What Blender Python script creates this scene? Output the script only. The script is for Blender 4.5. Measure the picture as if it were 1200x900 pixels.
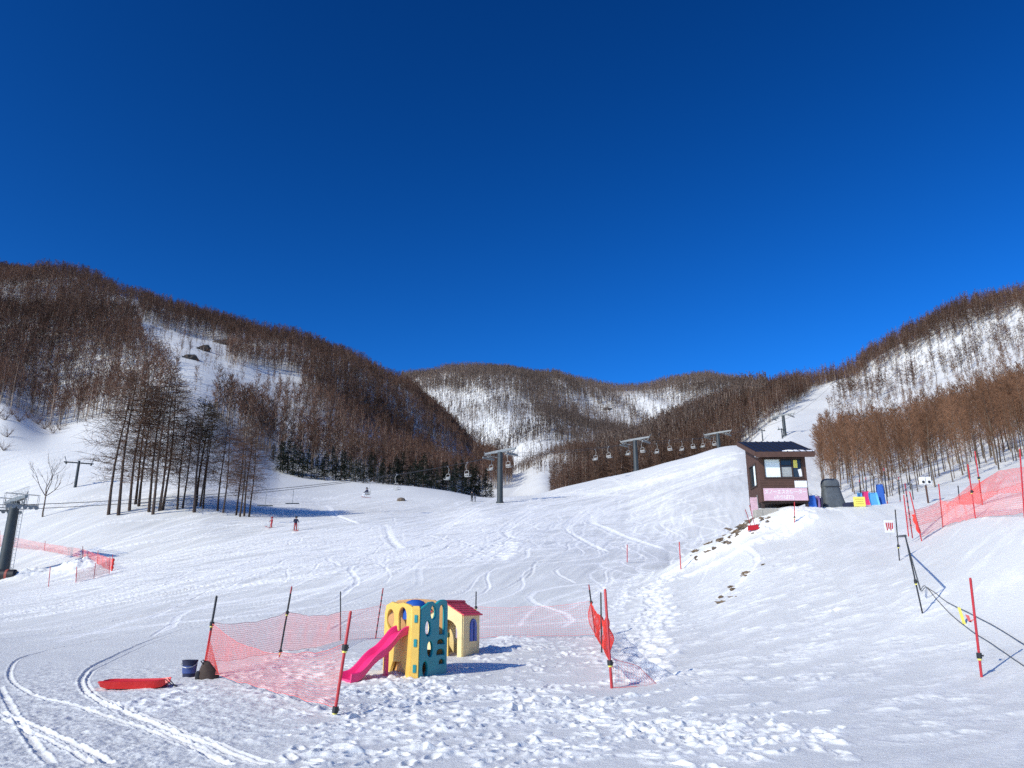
import bpy, bmesh, math, random
import numpy as np
from mathutils import Vector, Matrix

scene = bpy.context.scene
for o in list(bpy.data.objects):
    bpy.data.objects.remove(o)
COL = scene.collection
R = math.radians

# ------------------------------------------------------------------ camera, sky, sun, exposure
F, PITCH, CAMZ = 901.0, R(16.1), 1.6
cam = bpy.data.cameras.new("camera")
cam.sensor_fit = 'HORIZONTAL'; cam.sensor_width = 36.0; cam.lens = 36.0 * F / 1200.0
cam.clip_start = 0.1; cam.clip_end = 6000
co = bpy.data.objects.new("camera", cam); COL.objects.link(co)
co.location = (0, 0, CAMZ); co.rotation_euler = (math.pi / 2 + PITCH, 0, 0)
scene.camera = co

SUN_EL, SUN_AZ = R(31.0), math.atan2(-0.75, -0.66)          # azimuth from +Y towards +X
world = bpy.data.worlds.new("World"); scene.world = world; world.use_nodes = True
wn = world.node_tree.nodes; wl = world.node_tree.links
sky = wn.new('ShaderNodeTexSky'); sky.sky_type = 'NISHITA'; sky.sun_disc = False
sky.sun_elevation = SUN_EL; sky.sun_rotation = SUN_AZ
sky.altitude = 1500; sky.air_density = 1.0; sky.dust_density = 2.0; sky.ozone_density = 5.0
hs = wn.new('ShaderNodeHueSaturation'); hs.inputs['Hue'].default_value = 0.494; hs.inputs['Saturation'].default_value = 1.25
gm = wn.new('ShaderNodeGamma'); gm.inputs['Gamma'].default_value = 1.6
wl.new(sky.outputs[0], hs.inputs['Color']); wl.new(hs.outputs[0], gm.inputs['Color'])
wl.new(gm.outputs[0], wn['Background'].inputs[0])
wn['Background'].inputs[1].default_value = 0.068
sl = bpy.data.lights.new("sun", 'SUN'); sl.energy = 3.85; sl.angle = R(0.53); sl.color = (1.0, 0.945, 0.79)
so = bpy.data.objects.new("sun", sl); COL.objects.link(so)
sd = Vector((math.sin(SUN_AZ) * math.cos(SUN_EL), math.cos(SUN_AZ) * math.cos(SUN_EL), math.sin(SUN_EL)))
so.rotation_euler = (-sd).to_track_quat('-Z', 'Y').to_euler()
scene.view_settings.view_transform = 'Standard'; scene.view_settings.look = 'None'
scene.view_settings.exposure = 0.0; scene.view_settings.gamma = 1.0
scene.cycles.use_denoising = False
scene.cycles.max_bounces = 6; scene.cycles.diffuse_bounces = 3; scene.cycles.transparent_max_bounces = 6

# ------------------------------------------------------------------ camera geometry helpers (photo pixels, 1200x900)
CP, SP = math.cos(PITCH), math.sin(PITCH)
def at(px, py, y):
    cx, cy = (px - 600) / F, (450 - py) / F
    t = y / (CP - cy * SP)
    return Vector((cx * t, y, CAMZ + t * (SP + cy * CP)))
def proj(x, y, z):
    zz = z - CAMZ
    d = y * CP + zz * SP
    return 600 + F * x / d, 450 - F * (zz * CP - y * SP) / d

# ------------------------------------------------------------------ noise
def vnoise(x, y, seed=0):
    x = np.asarray(x, float); y = np.asarray(y, float)
    xi = np.floor(x).astype(np.int64); yi = np.floor(y).astype(np.int64)
    fx = x - xi; fy = y - yi
    fx = fx * fx * (3 - 2 * fx); fy = fy * fy * (3 - 2 * fy)
    def h(a, b):
        n = (a * 374761393 + b * 668265263 + seed * 974634777) & 0x7fffffff
        n = ((n ^ (n >> 13)) * 1274126177) & 0x7fffffff
        n = (n ^ (n >> 16)) & 0xffff
        return n / 32767.5 - 1.0
    a = h(xi, yi); b = h(xi + 1, yi); c = h(xi, yi + 1); d = h(xi + 1, yi + 1)
    return (a + (b - a) * fx) * (1 - fy) + (c + (d - c) * fx) * fy
def fbm(x, y, oct=4, seed=0):
    s = 0; a = 1.0
    for k in range(oct):
        s = s + a * vnoise(x * 2 ** k + 17.3 * k, y * 2 ** k - 9.1 * k, seed + k); a *= 0.5
    return s

# ------------------------------------------------------------------ terrain: height lines, near to far
# each entry: y distance, list of (photo column, z or ('p', photo row)[, own y])
LN = [
 (3, [(-400, 0), (600, 0), (1600, 0)]),
 (9, [(-300, 0), (0, 0), (600, 0.0), (900, .05), (1200, .12), (1500, .4)]),
 (15, [(-300, 0), (0, .02), (300, .08), (470, .15), (600, .12), (720, .14), (900, .30), (1050, .50), (1150, .72), (1300, 1.3), (1500, 2)]),
 (21, [(-300, .05), (0, .1), (300, .25), (470, .42), (600, .42), (720, .42), (800, .65), (900, 1.05), (1000, 1.5), (1080, 2.1), (1150, 2.9), (1200, 3.5), (1300, 4.6), (1500, 6)]),
 (28, [(-300, .1), (0, .2), (300, .45), (557, .58), (697, .72), (800, 1.2), (900, 2.2), (1000, 3.0), (1055, 3.35), (1105, 4.0), (1143, 4.9), (1200, 5.6), (1350, 7.5), (1500, 9)]),
 (40, [(-300, .3), (0, .8), (200, 1.5), (400, 1.9), (600, 2.2), (735, 2.5), (798, 3.2), (850, 4.1), (885, 5.0), (931, 5.35), (1000, 5.85), (1040, 6.1), (1120, 6.8), (1200, 7.9), (1350, 10), (1500, 13)]),
 (44, [(-300, .5), (0, 1.2), (200, 2.1), (400, 2.65), (600, 2.9), (735, 3.1), (780, 3.7), (800, 4.3), (825, 4.95), (850, 5.45), (875, 6.25), (890, 6.6), (930, 6.95), (1000, 7.05), (1040, 7.15), (1100, 7.5), (1200, 8.7), (1350, 11), (1500, 14)]),
 (48, [(-300, .8), (0, 1.6), (200, 2.8), (400, 3.5), (600, 3.7), (735, 3.6), (798, 3.9), (850, 4.7), (875, 5.8), (890, 6.7), (900, 7.1), (950, 7.45), (1000, 7.55), (1040, 7.7), (1100, 8.2), (1200, 9.5), (1350, 12), (1500, 15.5)]),
 (72, [(-300, 2.5), (0, 3.9), (130, 5.4), (250, 6.6), (400, 7.5), (600, 8.1), (735, 7.5), (800, 7.5), (870, 8.2), (930, 9), (1000, 10.5), (1100, 12.7), (1200, 15), (1500, 22)]),
 (92, [(-300, 9), (0, 11), (130, 12), (230, 11.9), (280, 11.5), (330, 11.3), (400, 11.2), (500, 11.2), (586, 12), (735, 12), (800, 13), (870, 13.6), (930, 14.2), (1000, 15.5), (1100, 17.5), (1200, 20.5), (1500, 30)]),
 (123, [(-300, 24), (-100, 24), (0, 24.5), (100, 25), (200, 25), (260, 22), (330, 18), (400, 17), (586, 17.3), (735, 19), (800, 21), (870, 22.3), (930, 22.3), (1000, 22.5), (1100, 25.5), (1200, 30.5), (1500, 45)]),
 (155, [(-300, 40), (-100, 40), (0, 40), (60, 35.5), (120, 37.5), (200, 39), (240, 37), (300, 30), (330, 27), (400, 25.2), (470, 24.8), (520, 23.9), (575, 22.5), (620, 22.8), (660, 24.5), (740, 27.3), (800, 30), (870, 33), (930, 31.5), (1000, 31), (1100, 34.5), (1200, 42), (1500, 62)]),
 (200, [(-300, 60), (-100, 59), (0, 56), (60, 50), (120, 52), (200, 56), (300, 46), (330, 41), (400, 37), (470, 32), (520, 29.5), (560, 27.5), (600, 26), (640, 27), (660, 26), (740, 26), (800, 29), (870, 35), (930, 44), (960, 44.5), (1000, 45.5), (1100, 50.5), (1200, 61.5), (1500, 92)]),
 (300, [(-300, 118), (-100, 117), (0, 114), (100, 110), (200, 105), (300, 95), (400, 80), (470, 62), (520, 50), (560, 42), (600, 42), (640, 47), (680, 45), (740, 50), (800, 62), (870, 74), (930, 79), (960, 79), (1000, 80), (1100, 92), (1200, 108), (1500, 150)]),
 (450, [(-300, 225, 480), (-100, 222, 480), (0, ('p', 322), 470), (100, ('p', 338), 460), (200, ('p', 372)), (300, ('p', 396)), (400, ('p', 422)), (450, ('p', 441)), (480, ('p', 452)), (500, ('p', 470)), (530, ('p', 495)), (560, ('p', 524)), (580, 83), (600, 78), (620, 82), (640, ('p', 528)), (680, 90), (720, 90), (770, ('p', 515)), (800, ('p', 503)), (870, ('p', 480), 430), (930, ('p', 460), 400), (965, ('p', 449), 385), (1000, ('p', 440), 380), (1020, ('p', 424), 380), (1060, ('p', 405), 380), (1100, ('p', 384), 380), (1150, ('p', 367), 380), (1200, ('p', 355), 380), (1300, 205, 380), (1500, 235, 380)]),
 (560, [(-300, 180), (0, 178), (300, 130), (450, 108), (560, 82), (600, 95), (640, 108), (700, 105), (770, 98), (870, 100), (950, 110), (1100, 130), (1300, 150), (1500, 160)]),
 (750, [(-300, 160), (400, 140), (480, 150), (520, 168), (560, 180), (600, 190), (640, 188), (680, 172), (720, 165), (770, ('p', 506)), (830, 178), (900, 180), (1500, 180)]),
 (1100, [(-300, 300), (400, 310), (480, ('p', 442)), (520, ('p', 438)), (560, ('p', 437)), (600, ('p', 441)), (650, ('p', 447)), (700, ('p', 455)), (735, ('p', 460)), (790, ('p', 449)), (830, ('p', 447)), (865, ('p', 452)), (950, 300), (1500, 290)]),
 (1500, [(-300, 200), (600, 200), (1500, 200)]),
]
def pchip_slopes(x, y):
    """x,y (L,N) -> slopes"""
    h = np.diff(x, axis=0); d = np.diff(y, axis=0) / h
    m = np.zeros_like(y)
    w1 = 2 * h[1:] + h[:-1]; w2 = h[1:] + 2 * h[:-1]
    ok = d[1:] * d[:-1] > 0
    with np.errstate(divide='ignore', invalid='ignore'):
        mm = (w1 + w2) / (w1 / d[:-1] + w2 / d[1:])
    m[1:-1] = np.where(ok, mm, 0); m[0] = d[0]; m[-1] = d[-1]
    return m
def herm(x0, x1, y0, y1, m0, m1, x):
    h = x1 - x0; t = np.clip((x - x0) / h, 0, 1); t2 = t * t; t3 = t2 * t
    return (2*t3 - 3*t2 + 1)*y0 + (t3 - 2*t2 + t)*h*m0 + (-2*t3 + 3*t2)*y1 + (t3 - t2)*h*m1
def pchip1(xs, ys, x):
    xs = np.array(xs, float); ys = np.array(ys, float)
    m = pchip_slopes(xs[:, None], ys[:, None])[:, 0]
    x = np.clip(x, xs[0], xs[-1])
    i = np.clip(np.searchsorted(xs, x) - 1, 0, len(xs) - 2)
    return herm(xs[i], xs[i+1], ys[i], ys[i+1], m[i], m[i+1], x)
LINES = []
for y0, pts in LN:
    U, Y, Z = [], [], []
    for p in pts:
        px, zz = p[0], p[1]; yy = p[2] if len(p) > 2 else y0
        if isinstance(zz, tuple):
            q = at(px, zz[1] + (5 if px > 900 else 8), yy); u, z = q.x / yy, q.z
        else:
            z = zz; u = (px - 600) / F * (CP + (z - CAMZ) / yy * SP)
        U.append(u); Y.append(yy); Z.append(z)
    LINES.append((U, Y, Z))
UMAX = 1.15
def line_profiles(u):
    u = np.asarray(u, float)
    Y = np.stack([pchip1(U, Yv, u) for U, Yv, Z in LINES]); Z = np.stack([pchip1(U, Z, u) for U, Yv, Z in LINES])
    return Y, Z, pchip_slopes(Y, Z)
def base_height(x, y):
    x = np.asarray(x, float).ravel(); y = np.asarray(y, float).ravel()
    yc = np.clip(y, 3.0, 1500); u = np.clip(x / yc, -UMAX, UMAX)
    out = np.empty_like(yc)
    for s in range(0, len(yc), 100000):
        e = slice(s, s + 100000)
        Y, Z, M = line_profiles(u[e]); yy = yc[e]; n = np.arange(len(yy))
        i = np.clip((Y <= yy[None]).sum(0) - 1, 0, len(LINES) - 2)
        out[e] = herm(Y[i, n], Y[i+1, n], Z[i, n], Z[i+1, n], M[i, n], M[i+1, n], yy)
    w = np.clip((yc - 170) / 150, 0, 1)
    out += w * (fbm(x / 70, yc / 70, 4, 5) * 0.012 * np.minimum(yc, 420))
    rid = 1 - np.abs(vnoise(x / 55 + yc / 400, yc / 220, 9)) * 2
    out += w * rid * 0.008 * np.minimum(yc, 420)
    w2 = np.clip((yc - 20) / 60, 0, 1) * (1 - w)
    out += w2 * fbm(x / 16, yc / 16, 3, 31) * 0.16
    return out
def H(x, y):
    return float(base_height([x], [y])[0])
def hit(px, py, y0=5.0, y1=1400.0):
    ys = np.exp(np.linspace(math.log(y0), math.log(y1), 1600))
    cx, cy = (px - 600) / F, (450 - py) / F
    t = ys / (CP - cy * SP)
    zs = CAMZ + t * (SP + cy * CP); xs = cx * t
    d = zs - base_height(xs, ys)
    k = np.argmax(d < 0)
    if d[k] >= 0: k = len(ys) - 1
    if k == 0: f = 0; k = 1
    else: f = d[k-1] / (d[k-1] - d[k])
    y = ys[k-1] + (ys[k] - ys[k-1]) * f
    q = at(px, py, y); q.z = H(q.x, q.y)
    return q

# ------------------------------------------------------------------ materials
def mat(name, rgb, rough=0.6, var=0.08, scale=6.0, metal=0.0, spec=0.5, coords='Object'):
    m = bpy.data.materials.new(name); m.use_nodes = True
    n = m.node_tree.nodes; l = m.node_tree.links; b = n['Principled BSDF']
    b.inputs['Roughness'].default_value = rough; b.inputs['Metallic'].default_value = metal
    b.inputs['Specular IOR Level'].default_value = spec
    tc = n.new('ShaderNodeTexCoord'); nz = n.new('ShaderNodeTexNoise'); nz.inputs['Scale'].default_value = scale
    nz.inputs['Detail'].default_value = 5
    l.new(tc.outputs[coords], nz.inputs['Vector'])
    mx = n.new('ShaderNodeMix'); mx.data_type = 'RGBA'
    mx.inputs[6].default_value = tuple(max(0, c * (1 - var * 2)) for c in rgb) + (1,)
    mx.inputs[7].default_value = tuple(min(1, c * (1 + var * 2)) for c in rgb) + (1,)
    l.new(nz.outputs['Fac'], mx.inputs[0]); l.new(mx.outputs[2], b.inputs['Base Color'])
    return m
def bark_mat(name, rgb, attr=None, var=0.5, rough=0.9):
    """base colour scaled by a per-tree value: an attribute on merged forests, the object's random number on single trees"""
    m = bpy.data.materials.new(name); m.use_nodes = True
    n = m.node_tree.nodes; l = m.node_tree.links; b = n['Principled BSDF']
    b.inputs['Roughness'].default_value = rough; b.inputs['Specular IOR Level'].default_value = 0.15
    if attr:
        a = n.new('ShaderNodeAttribute'); a.attribute_name = attr; src = a.outputs['Fac']
    else:
        a = n.new('ShaderNodeObjectInfo'); src = a.outputs['Random']
    mx = n.new('ShaderNodeMix'); mx.data_type = 'RGBA'
    mx.inputs[6].default_value = tuple(c * (1 - var) for c in rgb) + (1,)
    mx.inputs[7].default_value = tuple(c * (1 + var) for c in rgb) + (1,)
    l.new(src, mx.inputs[0]); l.new(mx.outputs[2], b.inputs['Base Color'])
    return m
def snow_mat():
    m = bpy.data.materials.new("snow"); m.use_nodes = True
    n = m.node_tree.nodes; l = m.node_tree.links; b = n['Principled BSDF']
    b.inputs['Roughness'].default_value = 0.55; b.inputs['Specular IOR Level'].default_value = 0.25
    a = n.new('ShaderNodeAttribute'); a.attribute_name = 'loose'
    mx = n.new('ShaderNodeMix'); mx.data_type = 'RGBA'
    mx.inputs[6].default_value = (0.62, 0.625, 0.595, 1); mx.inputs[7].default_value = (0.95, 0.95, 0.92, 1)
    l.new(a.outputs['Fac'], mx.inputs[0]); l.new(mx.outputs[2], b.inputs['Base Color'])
    g = n.new('ShaderNodeNewGeometry')
    n1 = n.new('ShaderNodeTexNoise'); n1.inputs['Scale'].default_value = 9; n1.inputs['Detail'].default_value = 8; n1.inputs['Roughness'].default_value = 0.65
    l.new(g.outputs['Position'], n1.inputs['Vector'])
    n2 = n.new('ShaderNodeTexNoise'); n2.inputs['Scale'].default_value = 38; n2.inputs['Detail'].default_value = 6; n2.inputs['Roughness'].default_value = 0.7
    l.new(g.outputs['Position'], n2.inputs['Vector'])
    b2 = n.new('ShaderNodeBump'); b2.inputs['Strength'].default_value = 0.6; b2.inputs['Distance'].default_value = 0.012; l.new(n2.outputs['Fac'], b2.inputs['Height'])
    bp = n.new('ShaderNodeBump'); bp.inputs['Strength'].default_value = 0.55; bp.inputs['Distance'].default_value = 0.035
    l.new(b2.outputs[0], bp.inputs['Normal']); l.new(n1.outputs['Fac'], bp.inputs['Height']); l.new(bp.outputs[0], b.inputs['Normal'])
    return m
M = dict(
 snow=snow_mat(),
 red=mat('red_plastic', (.47, .022, .028), .45, .12, 9), darkred=mat('dark_red_plastic', (.30, .02, .03), .5, .15),
 black=mat('black_plastic', (.018, .018, .02), .5, .2), net=mat('red_net_cord', (.75, .16, .15), .7, .1),
 netbright=mat('bright_red_netting', (.80, .045, .03), .7, .18, 14), sled=mat('red_sled_plastic', (.66, .02, .02), .35, .10, 3),
 yellow=mat('yellow_plastic', (.78, .50, .10), .5, .10, 3), tan=mat('tan_plastic', (.62, .33, .12), .5, .10, 3),
 teal=mat('teal_plastic', (.015, .27, .29), .45, .10, 3), pink=mat('pink_plastic', (.78, .03, .17), .35, .10, 3),
 blue=mat('blue_plastic', (.02, .10, .42), .45, .08), lightblue=mat('light_blue_plastic', (.12, .42, .75), .45, .08),
 cream=mat('cream_plastic', (.80, .63, .30), .5, .10, 3), roofred=mat('roof_red_plastic', (.70, .045, .075), .5, .06),
 brick=mat('brown_red_plastic', (.30, .07, .05), .6, .1), darkgreen=mat('dark_green_plastic', (.02, .09, .05), .5, .1),
 white=mat('white_paint', (.78, .78, .78), .5, .05), steel=mat('galvanised_steel', (.42, .44, .44), .45, .15, 4, 0.4),
 darksteel=mat('dark_tower_paint', (.035, .045, .05), .5, .2, 2), cable=mat('wire_rope', (.05, .05, .055), .6, .1),
 wood=mat('brown_timber_cladding', (.078, .038, .027), .75, .2, 5), darkwood=mat('dark_trim', (.045, .026, .02), .7, .15),
 roofdark=mat('dark_metal_roof', (.018, .02, .028), .45, .2), glass=mat('window_glass', (.03, .04, .05), .06, .1, 3),
 curtain=mat('pale_window_curtain', (.76, .84, .82), .8, .06, 20), concrete=mat('concrete', (.36, .34, .30), .9, .15, 8),
 signpink=mat('faded_pink_board', (.64, .43, .50), .7, .06), signwhite=mat('white_board', (.74, .76, .80), .6, .04),
 signyellow=mat('yellow_board', (.85, .74, .14), .6, .05), greytarp=mat('grey_tarpaulin', (.085, .10, .115), .75, .2, 6),
 chairgrey=mat('chair_paint', (.40, .41, .40), .55, .1), arm=mat('crossarm_paint', (.24, .255, .255), .5, .15, 4, .3), crag=mat('dark_crag', (.06, .052, .048), .95, .4, 3), rock=mat('bare_rock', (.16, .125, .095), .95, .35, 5), dirt=mat('bare_soil', (.17, .12, .075), .95, .3, 8),
 navy=mat('navy_cloth', (.02, .025, .06), .85, .2), skin=mat('skin', (.55, .33, .25), .6, .05),
 purple=mat('purple_plastic', (.12, .05, .22), .5, .1), rope=mat('grey_rope', (.10, .11, .12), .8, .15),
 brownbag=mat('brown_canvas', (.055, .036, .028), .85, .25), magenta=mat('magenta_plastic', (.72, .05, .20), .45, .08),
 snowcap=mat('snow_lump', (.88, .89, .92), .6, .02, 10),
 bark=bark_mat('larch_bark', (.075, .055, .045)), twig=bark_mat('larch_twigs', (.105, .062, .043), var=.35),
 youngbark=bark_mat('young_larch_bark', (.13, .10, .075), var=.4), youngtwig=bark_mat('young_larch_twigs', (.165, .086, .050), var=.4),
 needles=bark_mat('conifer_needles', (.012, .018, .012), var=.4), cbark=bark_mat('conifer_bark', (.06, .045, .04)),
 pine=bark_mat('pine_needles', (.078, .058, .036), var=.3), barebark=bark_mat('bare_tree_bark', (.14, .115, .095)),
 wtrunk=bark_mat('wood_trunks', (.25, .205, .17), 'tint', .6), wtwig=bark_mat('wood_twigs', (.112, .061, .042), 'tint', .5),
 wtwig2=bark_mat('larch_wood_twigs', (.150, .080, .047), 'tint', .45), wtwig3=bark_mat('far_wood_twigs', (.12, .085, .07), 'tint', .4),
)

# ------------------------------------------------------------------ mesh helpers
def link(name, me, parent=None):
    o = bpy.data.objects.new(name, me); COL.objects.link(o)
    if parent is not None: o.parent = parent
    return o
def tag(o, label=None, cat=None, group=None, kind=None):
    if label: o['label'] = label
    if cat: o['category'] = cat
    if group: o['group'] = group
    if kind: o['kind'] = kind
    return o
def thing(name, label, cat, loc=(0, 0, 0), rz=0.0, group=None):
    o = bpy.data.objects.new(name, None); COL.objects.link(o); o.empty_display_size = .2
    o.location = loc; o.rotation_euler = (0, 0, rz)
    return tag(o, label, cat, group)
def np_mesh(name, V, tris=None, quads=None, mats=(), smooth=False, matidx=None):
    me = bpy.data.meshes.new(name)
    V = np.asarray(V, np.float32).reshape(-1, 3)
    polys = []
    nt = 0 if tris is None else len(tris); nq = 0 if quads is None else len(quads)
    loops = np.concatenate([np.asarray(a, np.int32).ravel() for a in (tris, quads) if a is not None and len(a)])
    tot = np.concatenate([np.full(nt, 3, np.int32), np.full(nq, 4, np.int32)])
    start = np.concatenate([[0], np.cumsum(tot)[:-1]]).astype(np.int32)
    me.vertices.add(len(V)); me.vertices.foreach_set('co', V.ravel())
    me.loops.add(len(loops)); me.loops.foreach_set('vertex_index', loops)
    me.polygons.add(len(tot)); me.polygons.foreach_set('loop_start', start); me.polygons.foreach_set('loop_total', tot)
    for m in mats: me.materials.append(m)
    if matidx is not None: me.polygons.foreach_set('material_index', np.asarray(matidx, np.int32))
    me.polygons.foreach_set('use_smooth', np.full(len(tot), smooth))
    me.update(calc_edges=True)
    return me
class MB:
    def __init__(s): s.v = []; s.f = []
    def add(s, vs, fs, mtx=None):
        b = len(s.v)
        s.v += [tuple(mtx @ Vector(p)) if mtx else tuple(p) for p in vs]
        s.f += [tuple(b + i for i in f) for f in fs]
    def box(s, c, d, mtx=None, bev=0.0):
        x, y, z = (q / 2 for q in d); bm = bmesh.new()
        r = bmesh.ops.create_cube(bm, size=1)
        for v in bm.verts: v.co = Vector((v.co.x * d[0] + c[0], v.co.y * d[1] + c[1], v.co.z * d[2] + c[2]))
        if bev: bmesh.ops.bevel(bm, geom=list(bm.edges), offset=bev, segments=2, affect='EDGES', profile=.6)
        bm.verts.index_update()
        s.add([v.co.copy() for v in bm.verts], [[v.index for v in f.verts] for f in bm.faces], mtx); bm.free()
        return s
    def tube(s, pts, rad, n=8, closed=False, caps=True):
        pts = [Vector(p) for p in pts]; k = len(pts)
        rad = [rad] * k if not hasattr(rad, '__len__') else rad
        ref = None; rings = []
        for i, p in enumerate(pts):
            if closed: t = pts[(i + 1) % k] - pts[i - 1]
            else: t = pts[min(i + 1, k - 1)] - pts[max(i - 1, 0)]
            t.normalize()
            if ref is None:
                ref = Vector((0, 0, 1)) if abs(t.z) < .9 else Vector((1, 0, 0))
            a = ref - t * ref.dot(t); a.normalize(); ref = a; b = t.cross(a)
            rings.append([p + (a * math.cos(2 * math.pi * j / n) + b * math.sin(2 * math.pi * j / n)) * rad[i] for j in range(n)])
        vs = [q for r in rings for q in r]; fs = []
        for i in range(k if closed else k - 1):
            i2 = (i + 1) % k
            for j in range(n):
                fs.append((i * n + j, i * n + (j + 1) % n, i2 * n + (j + 1) % n, i2 * n + j))
        if not closed and caps: fs += [tuple(range(n))[::-1], tuple((k - 1) * n + j for j in range(n))]
        s.add(vs, fs); return s
    def lathe(s, prof, n=20, mtx=None):
        vs = []; fs = []
        for r, z in prof: vs += [(r * math.cos(2 * math.pi * j / n), r * math.sin(2 * math.pi * j / n), z) for j in range(n)]
        for i in range(len(prof) - 1):
            for j in range(n): fs.append((i * n + j, i * n + (j + 1) % n, (i + 1) * n + (j + 1) % n, (i + 1) * n + j))
        fs += [tuple(range(n))[::-1], tuple((len(prof) - 1) * n + j for j in range(n))]
        s.add(vs, fs, mtx); return s
    def loft(s, rings, closed_ring=True, caps=True):
        n = len(rings[0]); vs = [p for r in rings for p in r]; fs = []
        for i in range(len(rings) - 1):
            for j in range(n if closed_ring else n - 1):
                fs.append((i * n + j, i * n + (j + 1) % n, (i + 1) * n + (j + 1) % n, (i + 1) * n + j))
        if caps and closed_ring: fs += [tuple(range(n))[::-1], tuple((len(rings) - 1) * n + j for j in range(n))]
        s.add(vs, fs); return s
    def mesh(s, name, m, smooth=False):
        me = bpy.data.meshes.new(name); me.from_pydata(s.v, [], s.f); me.materials.append(m)
        bm = bmesh.new(); bm.from_mesh(me); bmesh.ops.recalc_face_normals(bm, faces=bm.faces)
        bm.to_mesh(me); bm.free()
        if smooth:
            me.polygons.foreach_set('use_smooth', np.full(len(me.polygons), True))
            try: me.set_sharp_from_angle(angle=R(40))
            except Exception: pass
        me.update(); return me
    def build(s, name, m, parent=None, smooth=False):
        return link(name, s.mesh(name, m, smooth), parent)
def dup(root, loc=None, rz=None, sc=None, label=None, group=None):
    c = root.copy(); COL.objects.link(c)
    if loc is not None: c.location = loc
    if rz is not None: c.rotation_euler = (0, 0, rz)
    if sc is not None: c.scale = sc
    if label: c['label'] = label
    if group: c['group'] = group
    for ch in root.children:
        d = ch.copy(); COL.objects.link(d); d.parent = c
        for g in ch.children:
            e = g.copy(); COL.objects.link(e); e.parent = d
    return c
def plate(name, outline, holes, thick, m, mtx, parent, bevel=0.008):
    """a board with holes: outline and holes are 2-D (s, t); mtx maps (s, t, n) into the parent's space"""
    cu = bpy.data.curves.new(name, 'CURVE'); cu.dimensions = '2D'; cu.fill_mode = 'BOTH'
    cu.extrude = thick / 2 - bevel; cu.bevel_depth = bevel; cu.bevel_resolution = 1; cu.offset = -bevel
    for ring in [outline] + list(holes):
        sp = cu.splines.new('POLY'); sp.points.add(len(ring) - 1); sp.use_cyclic_u = True
        for p, q in zip(sp.points, ring): p.co = (q[0], q[1], 0, 1)
    t = bpy.data.objects.new(name, cu); COL.objects.link(t)
    dg = bpy.context.evaluated_depsgraph_get(); dg.update()
    me = bpy.data.meshes.new_from_object(t.evaluated_get(dg)); bpy.data.objects.remove(t); bpy.data.curves.remove(cu)
    me.transform(mtx); me.materials.clear(); me.materials.append(m)
    return link(name, me, parent)
def ell(cx, cz, rx, rz, n=20): return [(cx + rx * math.cos(2 * math.pi * k / n), cz + rz * math.sin(2 * math.pi * k / n)) for k in range(n)]
def arch(x0, x1, z0, z1, n=10):
    r = (x1 - x0) / 2; c = (x0 + x1) / 2; h = min(r, (z1 - z0) * .6)
    return [(x0, z0), (x1, z0)] + [(c + r * math.cos(math.pi * k / n), z1 - h + h * math.sin(math.pi * k / n)) for k in range(n + 1)]
def frame_mtx(o, s, t):
    """matrix from plate space: s axis, t axis, normal = s x t"""
    s = Vector(s).normalized(); t = Vector(t).normalized(); nn = s.cross(t)
    m = Matrix((s, t, nn)).transposed().to_4x4(); m.translation = Vector(o); return m
def text_mesh(name, body, size, m, mtx, parent, depth=0.004, align='CENTER', sx=1.0):
    cu = bpy.data.curves.new(name, 'FONT'); cu.body = body; cu.size = size; cu.align_x = align; cu.align_y = 'CENTER'
    cu.extrude = depth; cu.resolution_u = 3; cu.offset = size * .012
    t = bpy.data.objects.new(name, cu); COL.objects.link(t)
    dg = bpy.context.evaluated_depsgraph_get(); dg.update()
    me = bpy.data.meshes.new_from_object(t.evaluated_get(dg)); bpy.data.objects.remove(t); bpy.data.curves.remove(cu)
    me.transform(mtx @ Matrix.Diagonal((sx, 1, 1, 1))); me.materials.clear(); me.materials.append(m)
    return link(name, me, parent)

#@@TERRAIN
# ------------------------------------------------------------------ the snow: one sheet from the camera to beyond the far ridge
rng = np.random.default_rng(7)
def seg_rows(a, b, g):
    n = int(math.log(b / a) / g); return list(np.exp(np.linspace(math.log(a), math.log(b), n, endpoint=False)))
ROWS = np.array(seg_rows(3, 8, .015) + seg_rows(8, 24, .0022) + seg_rows(24, 30, .0034) + seg_rows(30, 115, .0033) + seg_rows(115, 200, .006) + seg_rows(200, 1500, .011) + [1500.0])
UU = np.concatenate([np.linspace(-UMAX, -.8, 60, endpoint=False), np.linspace(-.8, .8, 1180), np.linspace(.8, UMAX, 61)[1:]])
NR, NC = len(ROWS), len(UU)
def grid_cols(u0, u1): return np.searchsorted(UU, u0), np.searchsorted(UU, u1)
X = (UU[None, :] * ROWS[:, None]); Yg = np.repeat(ROWS[:, None], NC, 1)
Z = base_height(X, Yg).reshape(NR, NC)
# detail displacement
D = np.zeros((NR, NC)); HOL = D.copy(); RIM = D.copy(); TRD = D.copy(); LOD = D.copy(); LO = np.full((NR, NC), 0.44)
near = np.searchsorted(ROWS, 130.0)
xn, yn = X[:near], Yg[:near]
fade = np.clip((70 - yn) / 40, 0, 1)
D[:near] += fade * (fbm(xn / 2.6, yn / 2.6, 4, 40) * .022)
# wind ripples, elongated along the fall of the right bank
rr = fbm((xn * .75 + yn * .66) / 1.5, (yn * .75 - xn * .66) / .38, 3, 55)
wr = np.clip((xn - 0.5) / 4, 0, 1) * fade
D[:near] += wr * (np.maximum(rr, .15) * .030)
LO[:near] += wr * np.clip(rr - .2, 0, 1) * .30
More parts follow.
